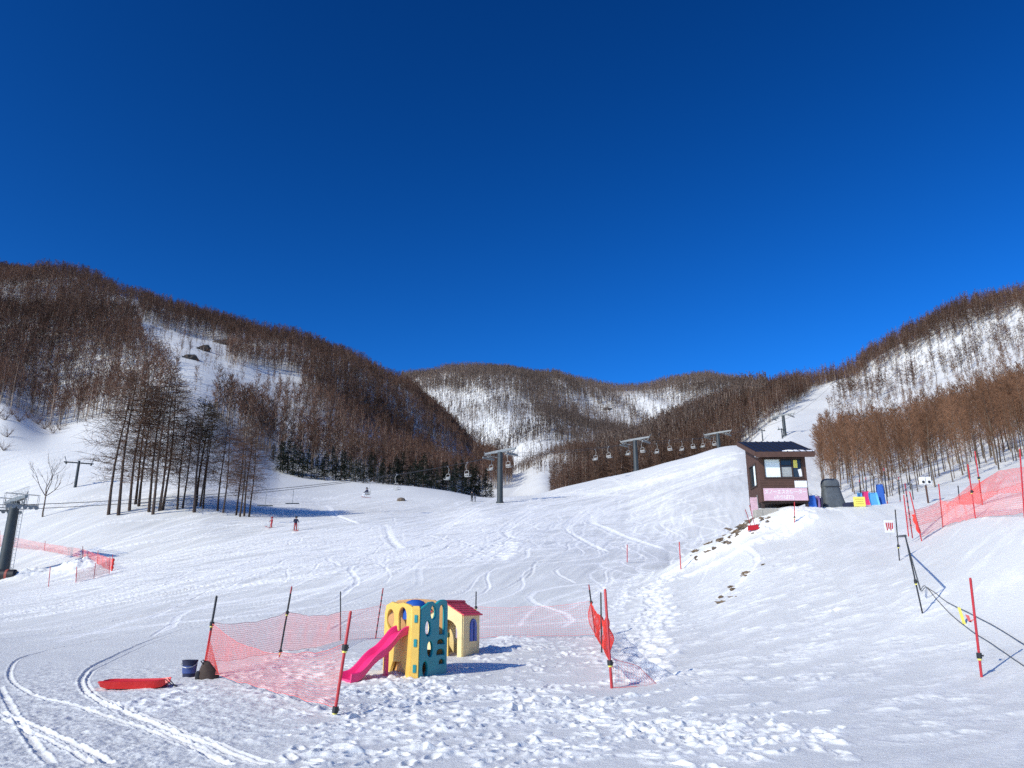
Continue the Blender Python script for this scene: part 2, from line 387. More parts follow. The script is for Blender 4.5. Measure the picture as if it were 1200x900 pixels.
# chopped crust on the left foreground
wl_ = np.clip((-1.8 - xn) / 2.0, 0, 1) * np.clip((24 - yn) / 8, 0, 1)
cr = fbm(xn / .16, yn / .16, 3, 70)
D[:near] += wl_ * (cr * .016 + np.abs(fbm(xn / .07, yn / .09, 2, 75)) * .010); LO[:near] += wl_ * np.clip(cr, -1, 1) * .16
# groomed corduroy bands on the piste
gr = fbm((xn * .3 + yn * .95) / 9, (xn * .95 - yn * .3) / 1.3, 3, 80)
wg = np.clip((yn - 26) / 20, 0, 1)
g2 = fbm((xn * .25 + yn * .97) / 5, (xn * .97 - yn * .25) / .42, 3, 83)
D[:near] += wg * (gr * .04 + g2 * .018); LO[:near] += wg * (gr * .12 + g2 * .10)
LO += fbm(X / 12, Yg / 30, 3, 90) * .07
def dent(cx, cy, r, depth, ax=0.0, asp=1.0, rim=.45, loose=.25):
    """one footprint: an elongated hollow with a pushed-up rim"""
    R2 = r * 2.2 * max(1, asp)
    i0, i1 = np.searchsorted(ROWS, cy - R2), np.searchsorted(ROWS, cy + R2)
    if i1 <= i0: return
    j0, j1 = grid_cols((cx - R2) / cy, (cx + R2) / cy)
    if j1 <= j0: return
    dx = X[i0:i1, j0:j1] - cx; dy = Yg[i0:i1, j0:j1] - cy
    a = dx * math.cos(ax) + dy * math.sin(ax); b = -dx * math.sin(ax) + dy * math.cos(ax)
    q = np.sqrt((a / (r * asp)) ** 2 + (b / r) ** 2)
    if depth < 0: D[i0:i1, j0:j1] -= depth * np.exp(-q ** 2) * .5
    HOL[i0:i1, j0:j1] = np.maximum(HOL[i0:i1, j0:j1], max(depth, 0) * np.exp(-q ** 4))
    RIM[i0:i1, j0:j1] = np.maximum(RIM[i0:i1, j0:j1], abs(depth) * rim * np.exp(-((q - 1.3) / .45) ** 2))
    TRD[i0:i1, j0:j1] = np.maximum(TRD[i0:i1, j0:j1], np.exp(-(q / 2.0) ** 2) * min(1, abs(depth) / .04))
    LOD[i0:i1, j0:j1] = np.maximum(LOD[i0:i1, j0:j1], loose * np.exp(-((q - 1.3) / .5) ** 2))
def in_poly(px, py, poly):
    px = np.asarray(px); py = np.asarray(py); c = np.zeros(px.shape, bool); n = len(poly)
    for i in range(n):
        x1, y1 = poly[i]; x2, y2 = poly[(i + 1) % n]
        if y1 == y2: continue
        k = (y1 > py) != (y2 > py)
        c ^= k & (px < (x2 - x1) * (py - y1) / (y2 - y1) + x1)
    return c
def ground_poly(pp): return [tuple(hit(a, b)[:2]) for a, b in pp]
def scatter(poly, n):
    P = np.array(poly); lo, hi = P.min(0), P.max(0); out = []
    while len(out) < n:
        q = lo + (hi - lo) * rng.random((n, 2)); k = in_poly(q[:, 0], q[:, 1], poly); out += list(q[k])
    return out[:n]
def boot(x, y, a, sc=1.0):
    """one boot print: sole and heel, with snow kicked out ahead of it"""
    d = rng.uniform(.025, .07) * sc; ca, sa_ = math.cos(a), math.sin(a)
    dent(x, y, .062, d, a, 1.9, .35, .2); dent(x - .15 * ca, y - .15 * sa_, .05, d * .9, a, 1.2, .3, .1)
    if rng.random() < .6: dent(x + .24 * ca + rng.normal(0, .05), y + .24 * sa_ + rng.normal(0, .05), rng.uniform(.035, .075), -rng.uniform(.03, .075), rng.uniform(0, 3), rng.uniform(1, 1.8), 0, .35)
def walk(poly, n, steps=9, spread=.25):
    """short wandering trails of boot prints that start inside a patch and run out past its edge"""
    for q in scatter(poly, n):
        a = rng.choice([.35, .35 + math.pi, 1.2, -1.9]) + rng.normal(0, .5); x, y = q[0] + rng.normal(0, spread), q[1] + rng.normal(0, spread); sd_ = 1
        for k in range(int(rng.uniform(2, steps))):
            boot(x - math.sin(a) * .11 * sd_, y + math.cos(a) * .11 * sd_, a + rng.normal(0, .15)); sd_ = -sd_
            a += rng.normal(0, .18); st = rng.uniform(.3, .55); x += math.cos(a) * st; y += math.sin(a) * st
            if y < 6: break
tramp = ground_poly([(345, 880), (400, 845), (425, 815), (520, 803), (640, 806), (720, 818), (860, 840), (960, 855), (1000, 864), (940, 876), (860, 890), (600, 893), (420, 893)])
walk(tramp, 125, 5)
for q in scatter(tramp, 260): dent(q[0] + rng.normal(0, .4), q[1] + rng.normal(0, .4), rng.uniform(.03, .09), -rng.uniform(.015, .06), rng.uniform(0, 3.1), rng.uniform(1, 2), 0, .3)
yard = ground_poly([(410, 815), (405, 770), (560, 752), (690, 745), (735, 800), (560, 800)])
walk(yard, 55, 8)
for q in scatter(yard, 110): dent(q[0] + rng.normal(0, .4), q[1] + rng.normal(0, .5), rng.uniform(.04, .10), -rng.uniform(.015, .06), rng.uniform(0, 3.1), rng.uniform(1, 2), 0, .3)
mound = ground_poly([(560, 765), (565, 752), (620, 746), (640, 752), (640, 765)])
for q in scatter(mound, 40): dent(q[0], q[1], rng.uniform(.15, .25), -rng.uniform(.04, .09), rng.uniform(0, 3.1), 1.2, 0, .3)
netyard = ground_poly([(255, 800), (330, 760), (400, 760), (395, 835)])
for q in scatter(netyard, 50): dent(q[0], q[1], rng.uniform(.1, .16), rng.uniform(.03, .06), rng.uniform(0, 3.1), 1.3)
for q in scatter(ground_poly([(120, 830), (210, 805), (245, 800), (250, 820), (170, 840)]), 40): dent(q[0], q[1], rng.uniform(.07, .13), rng.uniform(.02, .05), 0, 1.3)
def wander(pp, n, width, r0, r1, d0, d1):
    P = [hit(a, b) for a, b in pp]; L = [0]
    for a, b in zip(P, P[1:]): L.append(L[-1] + (b - a).length)
    for k in range(n):
        s = rng.uniform(0, L[-1]); i = min(np.searchsorted(L, s), len(P) - 1); i = max(i, 1)
        t = (s - L[i-1]) / (L[i] - L[i-1]); a, b = P[i-1], P[i]; q = a.lerp(b, t); d = (b - a).normalized()
        w = rng.normal(0, width)
        dent(q.x - d.y * w, q.y + d.x * w, rng.uniform(r0, r1), rng.uniform(d0, d1), math.atan2(d.y, d.x), 1.5, .5, .42)
wander([(748, 800), (755, 750), (768, 712), (762, 690), (790, 668), (845, 640), (900, 620), (975, 598)], 420, .28, .11, .2, .05, .11)
wander([(800, 676), (850, 655), (905, 632), (950, 612)], 200, .22, .12, .2, .05, .11)
wander([(720, 760), (728, 700), (735, 672)], 60, .6, .1, .16, .03, .06)
for q in scatter(ground_poly([(700, 800), (690, 690), (800, 690), (900, 640), (960, 650), (1000, 760), (900, 840), (800, 800)]), 380): dent(q[0], q[1], rng.uniform(.07, .17), rng.uniform(.012, .04), rng.uniform(0, .8), rng.uniform(1.5, 3.2), .6, .22)
for q in scatter(ground_poly([(1000, 880), (1000, 660), (1100, 690), (1195, 850)]), 60): dent(q[0], q[1], rng.uniform(.08, .18), rng.uniform(.01, .025), rng.uniform(0, .6), rng.uniform(1.5, 3), .5, .15)
def track(P, w, depth, loose=.3, rim=.5, wob=0.0):
    """a groove along world points P (x, y)"""
    P = np.array(P)
    for a, b in zip(P, P[1:]):
        y0, y1 = min(a[1], b[1]) - 3 * w, max(a[1], b[1]) + 3 * w
        i0, i1 = np.searchsorted(ROWS, [max(y0, 3), y1])
        if i1 <= i0: continue
        us = [(a[0] - 3 * w) / ROWS[i0], (a[0] + 3 * w) / ROWS[i0], (b[0] - 3 * w) / ROWS[i1-1], (b[0] + 3 * w) / ROWS[i1-1], (a[0] - 3*w) / ROWS[i1-1], (b[0] + 3*w) / ROWS[i0], (b[0] - 3*w) / ROWS[i0], (a[0] + 3*w) / ROWS[i1-1]]
        j0, j1 = grid_cols(min(us), max(us))
        if j1 <= j0: continue
        dx = X[i0:i1, j0:j1] - a[0]; dy = Yg[i0:i1, j0:j1] - a[1]
        d = b - a; L = np.hypot(*d) + 1e-9; d = d / L
        s = dx * d[0] + dy * d[1]; q = np.abs(dx * d[1] - dy * d[0]) / w
        m = (s >= 0) & (s < L)
        D[i0:i1, j0:j1] += m * (-depth * np.exp(-q ** 4) + depth * rim * np.exp(-((q - 1.4) / .4) ** 2))
        LO[i0:i1, j0:j1] += m * loose * np.exp(-(q / 1.5) ** 2)
def smooth_poly(P, n=8):
    P = [Vector((p[0], p[1], 0)) for p in P]; out = []
    for i in range(len(P) - 1):
        p0, p1, p2, p3 = P[max(i-1, 0)], P[i], P[i+1], P[min(i+2, len(P)-1)]
        for k in range(n):
            t = k / n
            q = .5 * ((2*p1) + (p2-p0)*t + (2*p0-5*p1+4*p2-p3)*t*t + (3*p1-p0-3*p2+p3)*t**3)
            out.append((q.x, q.y))
    out.append((P[-1].x, P[-1].y)); return out
def pxtrack(pp, w, depth, **k): track(smooth_poly([hit(a, b) for a, b in pp]), w, depth, **k)
pxtrack([(560, 690), (400, 712), (200, 733), (80, 757), (28, 770), (12, 785), (17, 802), (45, 818), (90, 829), (140, 846), (200, 868), (262, 895)], .045, .022, loose=.12)
pxtrack([(300, 712), (190, 745), (120, 775), (98, 792), (97, 806), (115, 822), (150, 838), (220, 866), (310, 897)], .05, .026, loose=.12)
pxtrack([(304, 714), (196, 747), (127, 777), (105, 792), (104, 805), (122, 820), (158, 836), (228, 864), (320, 896)], .035, .016, loose=.12)
pxtrack([(97, 810), (125, 830), (170, 850), (235, 880), (270, 898)], .04, .018, loose=.15)
pxtrack([(0, 836), (40, 853), (90, 876), (128, 897)], .045, .026, loose=.25)
pxtrack([(0, 843), (36, 860), (80, 882), (105, 897)], .035, .018, loose=.2)
pxtrack([(0, 806), (20, 845), (40, 875), (60, 897)], .05, .02, loose=.15)
for yy in range(706, 760, 6):
    j = rng.uniform(-3, 3, 4); pxtrack([(0, yy + 22 + j[0]), (200, yy + 2 + j[1]), (380, yy - 14 + j[2]), (560, yy - 34 + j[3])], rng.uniform(.05, .12), rng.uniform(.008, .022), loose=rng.uniform(.05, .18))
for k in range(26):
    a0 = rng.uniform(640, 690); pxtrack([(rng.uniform(0, 200), a0 + rng.uniform(0, 40)), (320, a0 - rng.uniform(0, 12)), (520, a0 - 20 - rng.uniform(0, 15)), (rng.uniform(600, 720), a0 - rng.uniform(20, 50))], rng.uniform(.07, .16), rng.uniform(.015, .04), loose=rng.uniform(.05, .25))
# ski tracks on the piste
bright = [([(862, 548), (800, 566), (740, 588), (700, 600), (690, 611), (715, 622), (770, 642)], .55), ([(866, 553), (820, 566), (760, 590), (705, 603)], .45), ([(740, 580), (690, 578), (640, 582), (600, 590)], .4),
  ([(860, 536), (790, 556), (720, 572), (640, 590), (560, 612)], .5), ([(700, 590), (640, 600), (590, 618), (520, 640), (430, 655)], .5),
  ([(560, 595), (530, 610), (500, 625), (440, 640)], .5), ([(620, 600), (600, 612), (590, 622), (600, 630), (640, 632), (700, 630)], .4),
  ([(680, 600), (662, 618), (680, 632), (705, 645)], .4), ([(450, 615), (455, 630), (465, 642)], .4), ([(380, 592), (395, 605), (415, 612)], .4)]
for pp, w in bright:
    for o_ in (0, 4): pxtrack([(a + o_, b + .35 * o_) for a, b in pp], w * .75, .03, loose=.6, rim=.5)
for k in range(26):
    x0 = rng.uniform(760, 872); y0_ = 578 - (x0 - 660) * .28 + rng.uniform(4, 22); x1 = rng.uniform(250, 560); y1_ = rng.uniform(612, 668); bw_ = rng.uniform(-14, 14)
    pxtrack([(x0 + (x1 - x0) * t + 9 * math.sin(k + t * 9), y0_ + (y1_ - y0_) * t ** .8 + bw_ * math.sin(math.pi * t) + 2.5 * math.sin(k * 2 + t * 14)) for t in np.linspace(0, 1, 9)], rng.uniform(.09, .18), .02, loose=rng.uniform(.25, .55), rim=.6)
for k in range(300):
    px, py = rng.uniform(330, 860), rng.uniform(572, 640)
    p = hit(px, py); 
    if p.y > 150 or p.y < 40: continue
    a = rng.uniform(-2.6, -1.9); P = [(p.x, p.y)]; ph = rng.uniform(0, 6); am = rng.uniform(.15, .8)
    for j in range(int(rng.uniform(14, 40))):
        h = a + am * math.sin(ph + j * .55); P.append((P[-1][0] + 1.7 * math.cos(h), P[-1][1] + 1.7 * math.sin(h)))
    track([q for q in P if q[1] > 30], rng.uniform(.07, .16), rng.uniform(.010, .03), loose=rng.uniform(.12, .6), rim=.6)
for q in scatter(ground_poly([(555, 655), (575, 640), (600, 635), (590, 655)]), 60): dent(q[0], q[1], .4, .1, rng.uniform(0, 3), 1.6, .5, .4)
# ploughed heap by the left lift tower and the mound below the hut
for (px, py, r, h) in [(95, 664, 2.0, .55), (84, 668, 1.5, .35), (105, 668, 1.3, .3), (25, 677, 1.8, .7)]:
    p = hit(px, py); q = np.hypot(X - p.x, Yg - p.y) / r; sel = q < 3
    D[sel] += (h * np.exp(-q[sel] ** 2) * (1 + .35 * fbm(X[sel] / .6, Yg[sel] / .6, 3, 3))); LO[sel] += .4 * np.exp(-q[sel] ** 2)
for (wx, wy, r, h) in [(15.4, 41.7, 1.7, .42)]:
    q = np.hypot(X - wx, Yg - wy) / r; sel = q < 3; D[sel] += h * np.exp(-q[sel] ** 2)
cl = TRD[:near] * np.clip((60 - yn) / 20, 0, 1)
D[:near] += cl * ((np.abs(fbm(xn / .20, yn / .20, 3, 201)) - .4) * .038 * (.4 + np.abs(vnoise(xn / 1.1, yn / 1.1, 207))) + np.abs(vnoise(xn / .5 + 3, yn / .38, 205)) * .03)
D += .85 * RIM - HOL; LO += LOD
D = np.clip(D, -.16, 1.4)
Z += D
V = np.stack([X, Yg, Z], -1).reshape(-1, 3)
idx = np.arange(NR * NC).reshape(NR, NC)
Q = np.stack([idx[:-1, :-1], idx[:-1, 1:], idx[1:, 1:], idx[1:, :-1]], -1)
ksplit = np.searchsorted(ROWS, 300.0)
def sheet(name, i0, i1):
    q = Q[i0:i1].reshape(-1, 4); off = i0 * NC
    me = np_mesh(name, V[i0 * NC:(i1 + 1) * NC], quads=q - off, mats=[M['snow']], smooth=True)
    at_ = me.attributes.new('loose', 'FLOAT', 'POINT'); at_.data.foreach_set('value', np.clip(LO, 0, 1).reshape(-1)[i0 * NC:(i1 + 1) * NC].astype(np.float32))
    return tag(link(name, me), kind='structure')
sheet('snow_ground', 0, ksplit); sheet('hills', ksplit, NR - 1)
ap = MB(); ap.add([(-150, -120, -.25), (150, -120, -.25), (150, 14, -.25), (-150, 14, -.25)], [(0, 1, 2, 3)])
tag(ap.build('snow_apron', M['snow']), kind='structure')

# ------------------------------------------------------------------ trees
def tree_arrays(rg, h, trunk_r, crown0, nbranch, blen, up, ntwig, bw, droop=0.0, sides=4, shape='cone', lean=.03, twl=.38):
    """(trunk verts, trunk quads, crown verts, crown tris) of one leafless tree of height h"""
    tv, tq = [], []
    nz = 7; ph = rg.uniform(0, 6.28); lx, ly = rg.normal(0, lean, 2)
    def axis(t): return np.array([lx * h * t * t + .012 * h * math.sin(ph + t * 5), ly * h * t * t + .012 * h * math.cos(ph + t * 4), h * t])
    for k in range(nz):
        t = k / (nz - 1); c = axis(t); r = trunk_r * (1 - t) ** .8 + .006 * (h / 10)
        if k == 0: c = c - np.array([0, 0, .05 * h]); r *= 1.25
        for j in range(sides): tv.append(c + np.array([r * math.cos(6.2832 * j / sides), r * math.sin(6.2832 * j / sides), 0]))
    for k in range(nz - 1):
        for j in range(sides): tq.append((k * sides + j, k * sides + (j + 1) % sides, (k + 1) * sides + (j + 1) % sides, (k + 1) * sides + j))
    cv, ct = [], []
    def sliver(a, b, w):
        d = b - a; n = np.cross(d, rg.normal(0, 1, 3)); n /= np.linalg.norm(n) + 1e-9
        k = len(cv); cv.extend([a - n * w, a + n * w, b + n * w * .35, b - n * w * .35]); ct.append((k, k + 1, k + 2)); ct.append((k, k + 2, k + 3))
    for i in range(nbranch):
        t = crown0 + (1 - crown0) * (rg.random() ** .8) * .98; a = axis(t); az = rg.uniform(0, 6.2832)
        s = (t - crown0) / (1 - crown0)
        if shape == 'cone': L = blen * (1.05 - s) ** .75
        elif shape == 'oval': L = blen * (math.sin(math.pi * (0.12 + .86 * s)) ** .6)
        else: L = blen * (.35 + .65 * s)
        L *= rg.uniform(.55, 1.15); u = up + rg.normal(0, .12)
        d = np.array([math.cos(az) * math.cos(u), math.sin(az) * math.cos(u), math.sin(u)])
        mid = a + d * L * .55; end = a + d * L + np.array([0, 0, -droop * L + .12 * L])
        sliver(a, mid, bw * 1.3); sliver(mid, end, bw * .9)
        for q in range(ntwig):
            f = rg.uniform(.2, 1.0); b = a + (mid - a) * f / .55 if f < .55 else mid + (end - mid) * (f - .55) / .45
            tw = d * rg.uniform(.1, .9) + rg.normal(0, .55, 3) + np.array([0, 0, .25 - droop * 1.6])
            tw /= np.linalg.norm(tw) + 1e-9
            sliver(b, b + tw * L * twl * rg.uniform(.5, 1.2), bw * rg.uniform(.5, 1.0))
    return np.array(tv), np.array(tq), np.array(cv), np.array(ct)
class Forest:
    """many far trees merged into one mass: trunks and twigs, a tint per tree"""
    def __init__(s): s.v = []; s.q = []; s.t = []; s.tint = []; s.n = 0; s.qm = []; s.tm = []
    def plant(s, protos, P, scale, tint, mi=0):
        which = rng.integers(0, len(protos), len(P)); ang = rng.uniform(0, 6.2832, len(P))
        for k, (tv, tq, cv, ct) in enumerate(protos):
            sel = np.where(which == k)[0]
            if not len(sel): continue
            L = np.concatenate([tv, cv]); n = len(L); m = len(sel)
            c, sn = np.cos(ang[sel])[:, None], np.sin(ang[sel])[:, None]; sc = scale[sel][:, None]
            W = np.stack([(L[None, :, 0] * c - L[None, :, 1] * sn) * sc, (L[None, :, 0] * sn + L[None, :, 1] * c) * sc, L[None, :, 2] * sc], -1) + P[sel][:, None, :]
            off = s.n + np.arange(m)[:, None, None] * n
            s.v.append(W.reshape(-1, 3)); s.q.append((tq[None] + off).reshape(-1, 4)); s.t.append((ct[None] + len(tv) + off).reshape(-1, 3))
            s.tint.append(np.repeat(tint[sel], n)); s.n += m * n
            s.qm.append(np.full(m * len(tq), 0)); s.tm.append(np.full(m * len(ct), 1 + mi))
    def build(s, name, mats, label, cat):
        q, t = np.concatenate(s.q), np.concatenate(s.t)
        me = np_mesh(name, np.concatenate(s.v), tris=t, quads=q, mats=mats, matidx=np.concatenate(s.tm + s.qm))
        a = me.attributes.new('tint', 'FLOAT', 'POINT'); a.data.foreach_set('value', np.concatenate(s.tint).astype(np.float32))
        return tag(link(name, me), label, cat, kind='stuff')
def seen(P, hgt, n=40):
    """which tree tops have a clear line from the camera over the ground"""
    ok = np.ones(len(P), bool); top = P + np.array([0, 0, 1.0]) * hgt[:, None]
    for f in np.linspace(.12, .985, n):
        q = top * f; q[:, 2] = CAMZ + (top[:, 2] - CAMZ) * f
        ok &= base_height(q[:, 0], q[:, 1]) < q[:, 2]
    return ok
def candidates(u0, u1, y0, y1, n):
    y = np.sqrt(rng.uniform(y0 * y0, y1 * y1, n)); u = rng.uniform(u0, u1, n)
    P = np.stack([u * y, y, base_height(u * y, y)], -1)
    px, py = proj(P[:, 0], P[:, 1], P[:, 2]); return P, px, py
def pxmask(px, py, polys):
    m = np.zeros(len(px), bool)
    for p in polys: m |= in_poly(px, py, p)
    return m
rgt = np.random.default_rng(21)
far_p = [tree_arrays(rgt, rgt.uniform(11, 14), .09, .26, 22, 2.4, .75, 5, .062, 0, 3, 'oval', .035) for k in range(7)]
mid_p = [tree_arrays(rgt, rgt.uniform(12, 15), .09, .16, 44, 2.3, .35, 6, .055, 0.05, 3, 'cone', .02) for k in range(6)]
brush_p = [tree_arrays(rgt, rgt.uniform(12, 14), .09, .2, 34, 2.6, .75, 5, .06, 0, 3, 'oval', .03) for k in range(6)]
tiny_p = [tree_arrays(rgt, rgt.uniform(11, 14), .17, .28, 12, 2.2, .8, 3, .14, 0, 3, 'oval', .03) for k in range(6)]

# left hill
SNOWY_L = [[(160, 374), (205, 390), (262, 402), (296, 404), (296, 404), (268, 412), (262, 425), (352, 440), (352, 470), (262, 484), (222, 494), (206, 478), (206, 444), (166, 410)]]
HALF_L = [[(0, 425), (120, 420), (205, 440), (215, 480), (110, 500), (70, 505), (0, 480)], [(320, 500), (420, 500), (560, 530), (565, 548), (420, 545), (320, 540)], [(140, 330), (165, 350), (160, 400), (120, 380)]]
OPEN_L = [[(-60, 472), (30, 480), (60, 505), (120, 499), (240, 497), (300, 535), (340, 556), (450, 569), (580, 574), (640, 556), (655, 640), (-60, 640)]]
P, px, py = candidates(-.84, .02, 150, 500, 44000)
ridge_ok = px < 600
dens = np.where(pxmask(px, py, SNOWY_L), .10, np.where(pxmask(px, py, HALF_L), .6, .95)) * np.clip(.8 + .5 * fbm(P[:, 0] / 40, P[:, 1] / 60, 3, 111), .3, 1.2)
keep = (rng.random(len(P)) < dens) & ~pxmask(px, py, OPEN_L) & ridge_ok & (P[:, 1] > 174)
P = P[keep]; sc = rng.uniform(.5, .9, len(P)) * (1 + .12 * fbm(P[:, 0] / 35, P[:, 1] / 35, 2, 151)) * np.clip(1.25 - P[:, 1] / 900, .7, 1); k = seen(P, 12 * sc); P, sc = P[k], sc[k]
px, py = proj(P[:, 0], P[:, 1], P[:, 2])
sc = np.where(pxmask(px, py, SNOWY_L), sc * .7, sc)
fl = Forest(); tint = np.clip(.5 + .35 * fbm(P[:, 0] / 60, P[:, 1] / 60, 2, 7) + rng.normal(0, .30, len(P)), 0, 1)
fl.plant(far_p, P, sc, tint)
n_l = len(P)
fl.build('wood', [M['wtrunk'], M['wtwig']], 'leafless brown wood covering the steep hill behind the tree clump', 'wood')

# far hills
SNOW_F = [[(482, 466), (515, 460), (600, 464), (625, 484), (640, 494), (600, 510), (590, 530), (560, 516), (520, 490)], [(648, 468), (690, 470), (735, 484), (740, 507), (700, 494), (672, 480)],
          [(735, 477), (790, 466), (860, 466), (860, 485), (800, 504), (770, 500)], [(600, 530), (640, 517), (700, 525), (700, 562), (600, 562)]]
P, px, py = candidates(-.22, .36, 300, 1120, 52000)
dens = np.where(pxmask(px, py, SNOW_F), .62, .97) * np.clip(.8 + .4 * fbm(P[:, 0] / 80, P[:, 1] / 120, 3, 131), .25, 1.2)
dens = np.where((py > 556) & (px > 590) & (px < 670), 0, dens)
keep = (rng.random(len(P)) < dens) & (px > 470) & (px < 900) & ((P[:, 1] > 520) | (px > 592) & (P[:, 1] > 300))
P = P[keep]; sc = rng.uniform(.7, 1.1, len(P)); k = seen(P, 12 * sc, 60); P, sc = P[k], sc[k]
px, py = proj(P[:, 0], P[:, 1], P[:, 2])
spur = in_poly(px, py, [(600, 530), (640, 517), (700, 525), (700, 562), (600, 562)])
sc = np.where(spur, sc * .45, np.where(pxmask(px, py, SNOW_F), sc * .72, sc))
ff = Forest(); ff.plant(tiny_p, P, sc, np.clip(.5 + .3 * fbm(P[:, 0] / 90, P[:, 1] / 90, 2, 17) + rng.normal(0, .2, len(P)), 0, 1))
n_f = len(P)
ff.build('far_wood', [M['wtrunk'], M['wtwig3']], 'thin grey-brown wood on the snowy ridges at the head of the valley', 'wood')

# right side: larches beyond the crest and the brushy hill above the hut
RUN = [[(868, 535), (892, 503), (938, 471), (964, 448), (984, 432), (1000, 436), (992, 452), (974, 478), (960, 503), (950, 522), (940, 540)], [(940, 525), (985, 505), (1060, 478), (1066, 484), (990, 514), (945, 534)]]
THIN_R = [[(950, 495), (985, 455), (1040, 430), (1100, 405), (1205, 362), (1300, 340), (1300, 430), (1205, 458), (1110, 490), (1050, 512), (985, 530), (945, 538)]]
P, px, py = candidates(.05, .95, 60, 430, 30000)
nearright = (px > 938) & (P[:, 1] < 170)
dens = np.where(pxmask(px, py, THIN_R), .15, .9)
dens = np.where((px > 950) & (P[:, 1] < 260) & ~pxmask(px, py, THIN_R), .46, dens)
keep = (rng.random(len(P)) < dens) & ~(pxmask(px, py, RUN) & (P[:, 1] < 352)) & np.where(px < 940, P[:, 1] > 178 + np.clip(px - 860, 0, 80) * .5, (P[:, 1] > 66) & (py < 588)) & (px > 622) & (rng.random(len(P)) < np.clip((px - 615) / 70, 0, 1))
keep &= ~((px > 860) & (px < 960) & (py > 500) & (P[:, 1] < 240))
P = P[keep]; px, py = px[keep], py[keep]
brush = (px > 940) & (P[:, 1] < 270)
sc = np.where(brush, np.where(pxmask(px, py, THIN_R), rng.uniform(.25, .5, len(P)), rng.uniform(.36, .74, len(P))), rng.uniform(.6, 1.05, len(P)) * np.clip(.4 + (px - 620) / 110, .4, 1) * np.clip(1.3 - P[:, 1] / 700, .7, 1)); k = seen(P, 12 * sc); P, sc, brush = P[k], sc[k], brush[k]
px, py = proj(P[:, 0], P[:, 1], P[:, 2])
order = np.argsort(P[:, 1] - 500 * (brush & (px < 1215)))
NEAR_YOUNG = order[(brush & (px < 1215))[order]][:150]
MID = np.where(~brush & (px < 965) & (py > 470))[0]; MID = MID[np.argsort(P[MID, 1])][:70]
single = np.zeros(len(P), bool); single[NEAR_YOUNG] = True; single[MID] = True
fr = Forest(); tint = np.clip(.5 + .3 * fbm(P[:, 0] / 50, P[:, 1] / 50, 2, 27) + rng.normal(0, .22, len(P)), 0, 1)
r = ~single & ~brush; fr.plant(mid_p, P[r], sc[r], tint[r])
fr.build('larch_wood', [M['wtrunk'], M['wtwig']], 'brown larch wood beyond the piste crest, climbing to the right ridge', 'wood')
fb = Forest(); r = ~single & brush; fb.plant(brush_p, P[r], sc[r], tint[r])
fb.build('brush_wood', [M['wtrunk'], M['wtwig2']], 'warm brown young larch wood on the snowy hill above the hut', 'wood')
print('TREES', n_l, n_f, len(P), brush.sum())

def tree_thing(name, arr, mt, mc, label, cat, group):
    tv, tq, cv, ct = arr
    root = thing(name, label, cat, group=group)
    link('trunk', np_mesh('trunk', tv, quads=tq, mats=[mt], smooth=True), root)
    link('crown', np_mesh('crown', cv, tris=ct, mats=[mc]), root)
    return root
def plant(protos, spots):
    """first use moves the prototype itself, later uses copy it"""
    used = set(); out = []
    for i, (p, sc_, rz, which) in enumerate(spots):
        root = protos[which]
        if which in used: root = dup(root)
        used.add(which); root.location = p; root.rotation_euler = (0, 0, rz); root.scale = (sc_,) * 3; out.append(root)
    return out
yp = [tree_thing('young_larch_tree', tree_arrays(rgt, rgt.uniform(8, 9.5), .06, .2, 85, 1.7, .7, 7, .017, 0, 5, 'oval', .03), M['youngbark'], M['youngtwig'],
      'slim leafless young larch with warm brown twigs on the slope behind the hut', 'tree', 'young larches on the slope behind the hut') for k in range(5)]
plant(yp, [(P[i], sc[i] * 1.45, rng.uniform(0, 6), int(rng.integers(0, 5))) for i in NEAR_YOUNG])
mp = [tree_thing('larch_tree', tree_arrays(rgt, rgt.uniform(12, 15), .11, .16, 100, 2.4, .35, 7, .042, .05, 5, 'cone', .02), M['bark'], M['twig'],
      'bare dark brown larch rising behind the white crest of the piste', 'tree', 'larches just beyond the piste crest') for k in range(4)]
plant(mp, [(P[i], sc[i], rng.uniform(0, 6), int(rng.integers(0, 4))) for i in MID])

# the clump of tall trees on the left bank
LC = 'tall bare larches in the clump on the left snow bank'
lp = [tree_thing('tall_larch_tree', tree_arrays(rgt, 17, .155, .20, 150, 4.2, .06, 11, .021, .12, 8, 'oval', .015, .42), M['bark'], M['twig'],
      'tall dark larch with a bare straight trunk in the clump on the left snow bank', 'tree', LC) for k in range(4)]
bases = [(128, 603, 432), (139, 603, 428), (151, 598, 440), (157, 591, 445), (164, 593, 450), (173, 600, 436), (177, 603, 430), (185, 599, 442), (191, 598, 446),
         (208, 597, 478), (215, 596, 482), (234, 594, 480), (239, 596, 484), (256, 599, 486), (261, 601, 492), (278, 604, 492), (281, 606, 500), (287, 605, 496), (293, 606, 506)]
spots = []
for i, (bx, by, ty) in enumerate(bases):
    p = hit(bx, by, 70, 120); h = at(bx, ty, p.y).z - p.z
    spots.append((p, h / 17 * rng.uniform(.96, 1.04), rng.uniform(0, 6), i if i < 4 else int(rng.integers(0, 4))))
plant(lp, spots)
pp_ = [tree_thing('pine_tree', tree_arrays(rgt, 15, .16, .42, 85, 2.8, .15, 9, .036, .02, 8, 'oval', .02, .4), M['cbark'], M['pine'],
      'olive-brown pine with a fuller crown in the middle of the left tree clump', 'tree', 'olive pines in the left tree clump') for k in range(2)]
plant(pp_, [(hit(227, 600, 70, 120), .98, .4, 0), (hit(231, 593, 70, 120), .92, 2.2, 1)])
